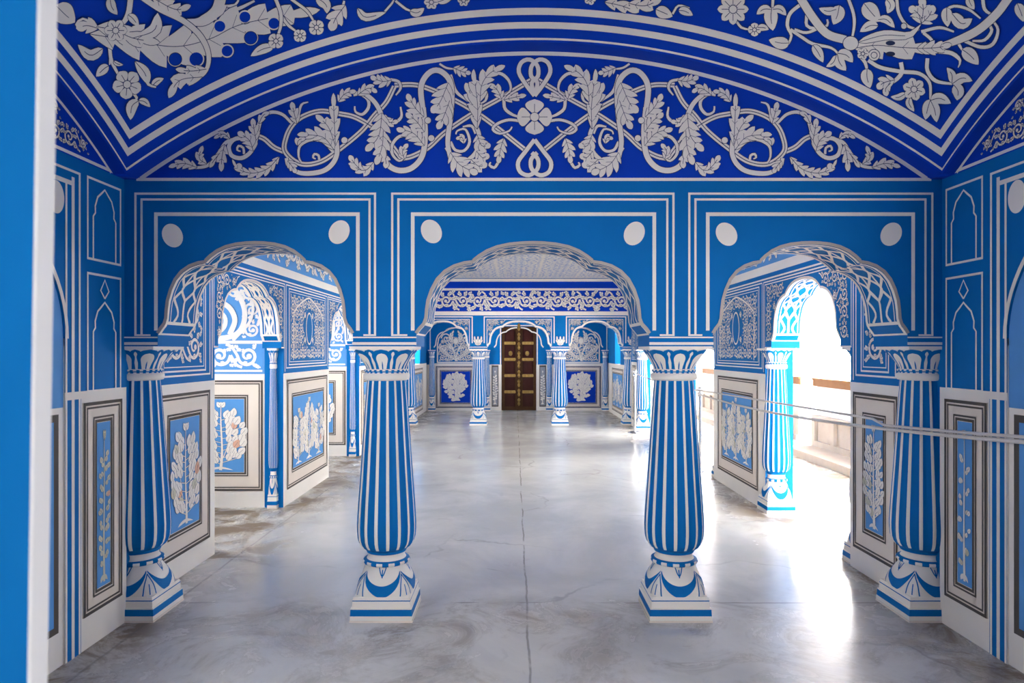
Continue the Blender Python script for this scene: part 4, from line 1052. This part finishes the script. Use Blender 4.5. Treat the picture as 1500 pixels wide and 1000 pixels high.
for x, sd in ((DX0-.16, 'left'), (DX1+.16, 'right')):
    t = thing('painted_panel', 'narrow grey panel with a white plant just %s of the wooden door' % sd, 'painted panel', (x, YB, .1), 0, 'end wall panels')
    L = lambda p, q, hh: Vector((p, -hh, q))
    mb = MB(); mb.box(-.085, -.005, 0, .085, 0, 1.04); mb.build('border', GREY, t)
    mb = MB(); mb.box(-.065, -.008, .03, .065, -.005, 1.0); mb.build('field', principled('grey_field_paint', (.28, .29, .33), .6), t)
    A = Art(.02, 0); plant(A, 0, .06, .85, .12, 5); A.emit(L, .009, .001).build('flowering_plant', [WHITE, INK], t)

dado_panel('long dado panel on the left return wall of the end bay', (HL, 15.6, .1), RL, 1.7, 1.0, 3, SKY, 81, .05, group='end wall panels')
dado_panel('long dado panel on the right return wall of the end bay', (HR, 15.6, .1), RR, 1.7, 1.0, 3, SKY, 83, .05, group='end wall panels')

# ---- rope barrier
def stanchion(label, x, y, h):
    t = thing('rope_stanchion', label, 'stanchion', (x, y, 0), 0, 'rope barrier posts')
    mb = MB(); mb.lathe([(.13, 0), (.13, .012), (.09, .03), (.03, .045)], 28); mb.build('base', CHROME, t, True)
    mb = MB(); mb.lathe([(.022, .04), (.022, h-.05)], 16); mb.build('post', CHROME, t, True)
    mb = MB(); mb.lathe([(.03, h-.07), (.034, h-.06), (.034, h-.03), (.03, h-.02), (.012, h-.012), (.03, h), (.036, h+.02), (.03, h+.045), (.01, h+.055)], 18); mb.build('knob', CHROME, t, True)
    return t
S1, S2, S3 = (2.33, 8.57), (2.20, 12.5), (2.135, 2.80)
stanchion('steel rope post beside the second right opening, at middle distance', S1[0], S1[1], 1.0)
stanchion('farthest steel rope post by the right wall near the far arcade', S2[0], S2[1], 1.1)
stanchion('nearest steel rope post, beside the right wall', S3[0], S3[1], 1.10)
def rope(label, a, b, sag, r=.009, wob=0):
    mb = MB(); P = []
    for i in range(41):
        t = i/40; p = Vector(a).lerp(Vector(b), t); p.z -= sag*4*t*(1-t); p.x += wob*math.sin(t*PI); P.append(p)
    mb.tube(P, r, 8); o = mb.build('barrier_rope', ROPE, None, True)
    return tag(o, label, 'rope', 'thing', 'barrier ropes')
rope('lower grey rope hanging along the right side wall', (S1[0]-.045, S1[1], .97), (S3[0], S3[1]+.045, 1.12), .07, .010)
a, b = Vector((S1[0]-.045, S1[1], .97)), Vector((S3[0], S3[1]+.045, 1.12)); P = []
for i in range(41):                              # second rope: taut to near the column, then lying along the first
    t = i/40; p = a.lerp(b, t); low = p.z-.07*4*t*(1-t); k = min(1, t/.80)
    p.z = max(low+.021, (1.015+(1.093-1.015)*k) if t < .8 else low+.021); p.x -= .004; P.append(p)
mb = MB(); mb.tube(P, .008, 8); tag(mb.build('barrier_rope', ROPE, None, True), 'upper grey rope, taut above the sagging one and joining it near the column', 'rope', 'thing', 'barrier ropes')
rope('thin rope between the two farther posts by the right wall', (S1[0]-.01, S1[1]+.045, 1.0), (S2[0], S2[1]-.045, 1.1), .04, .009)
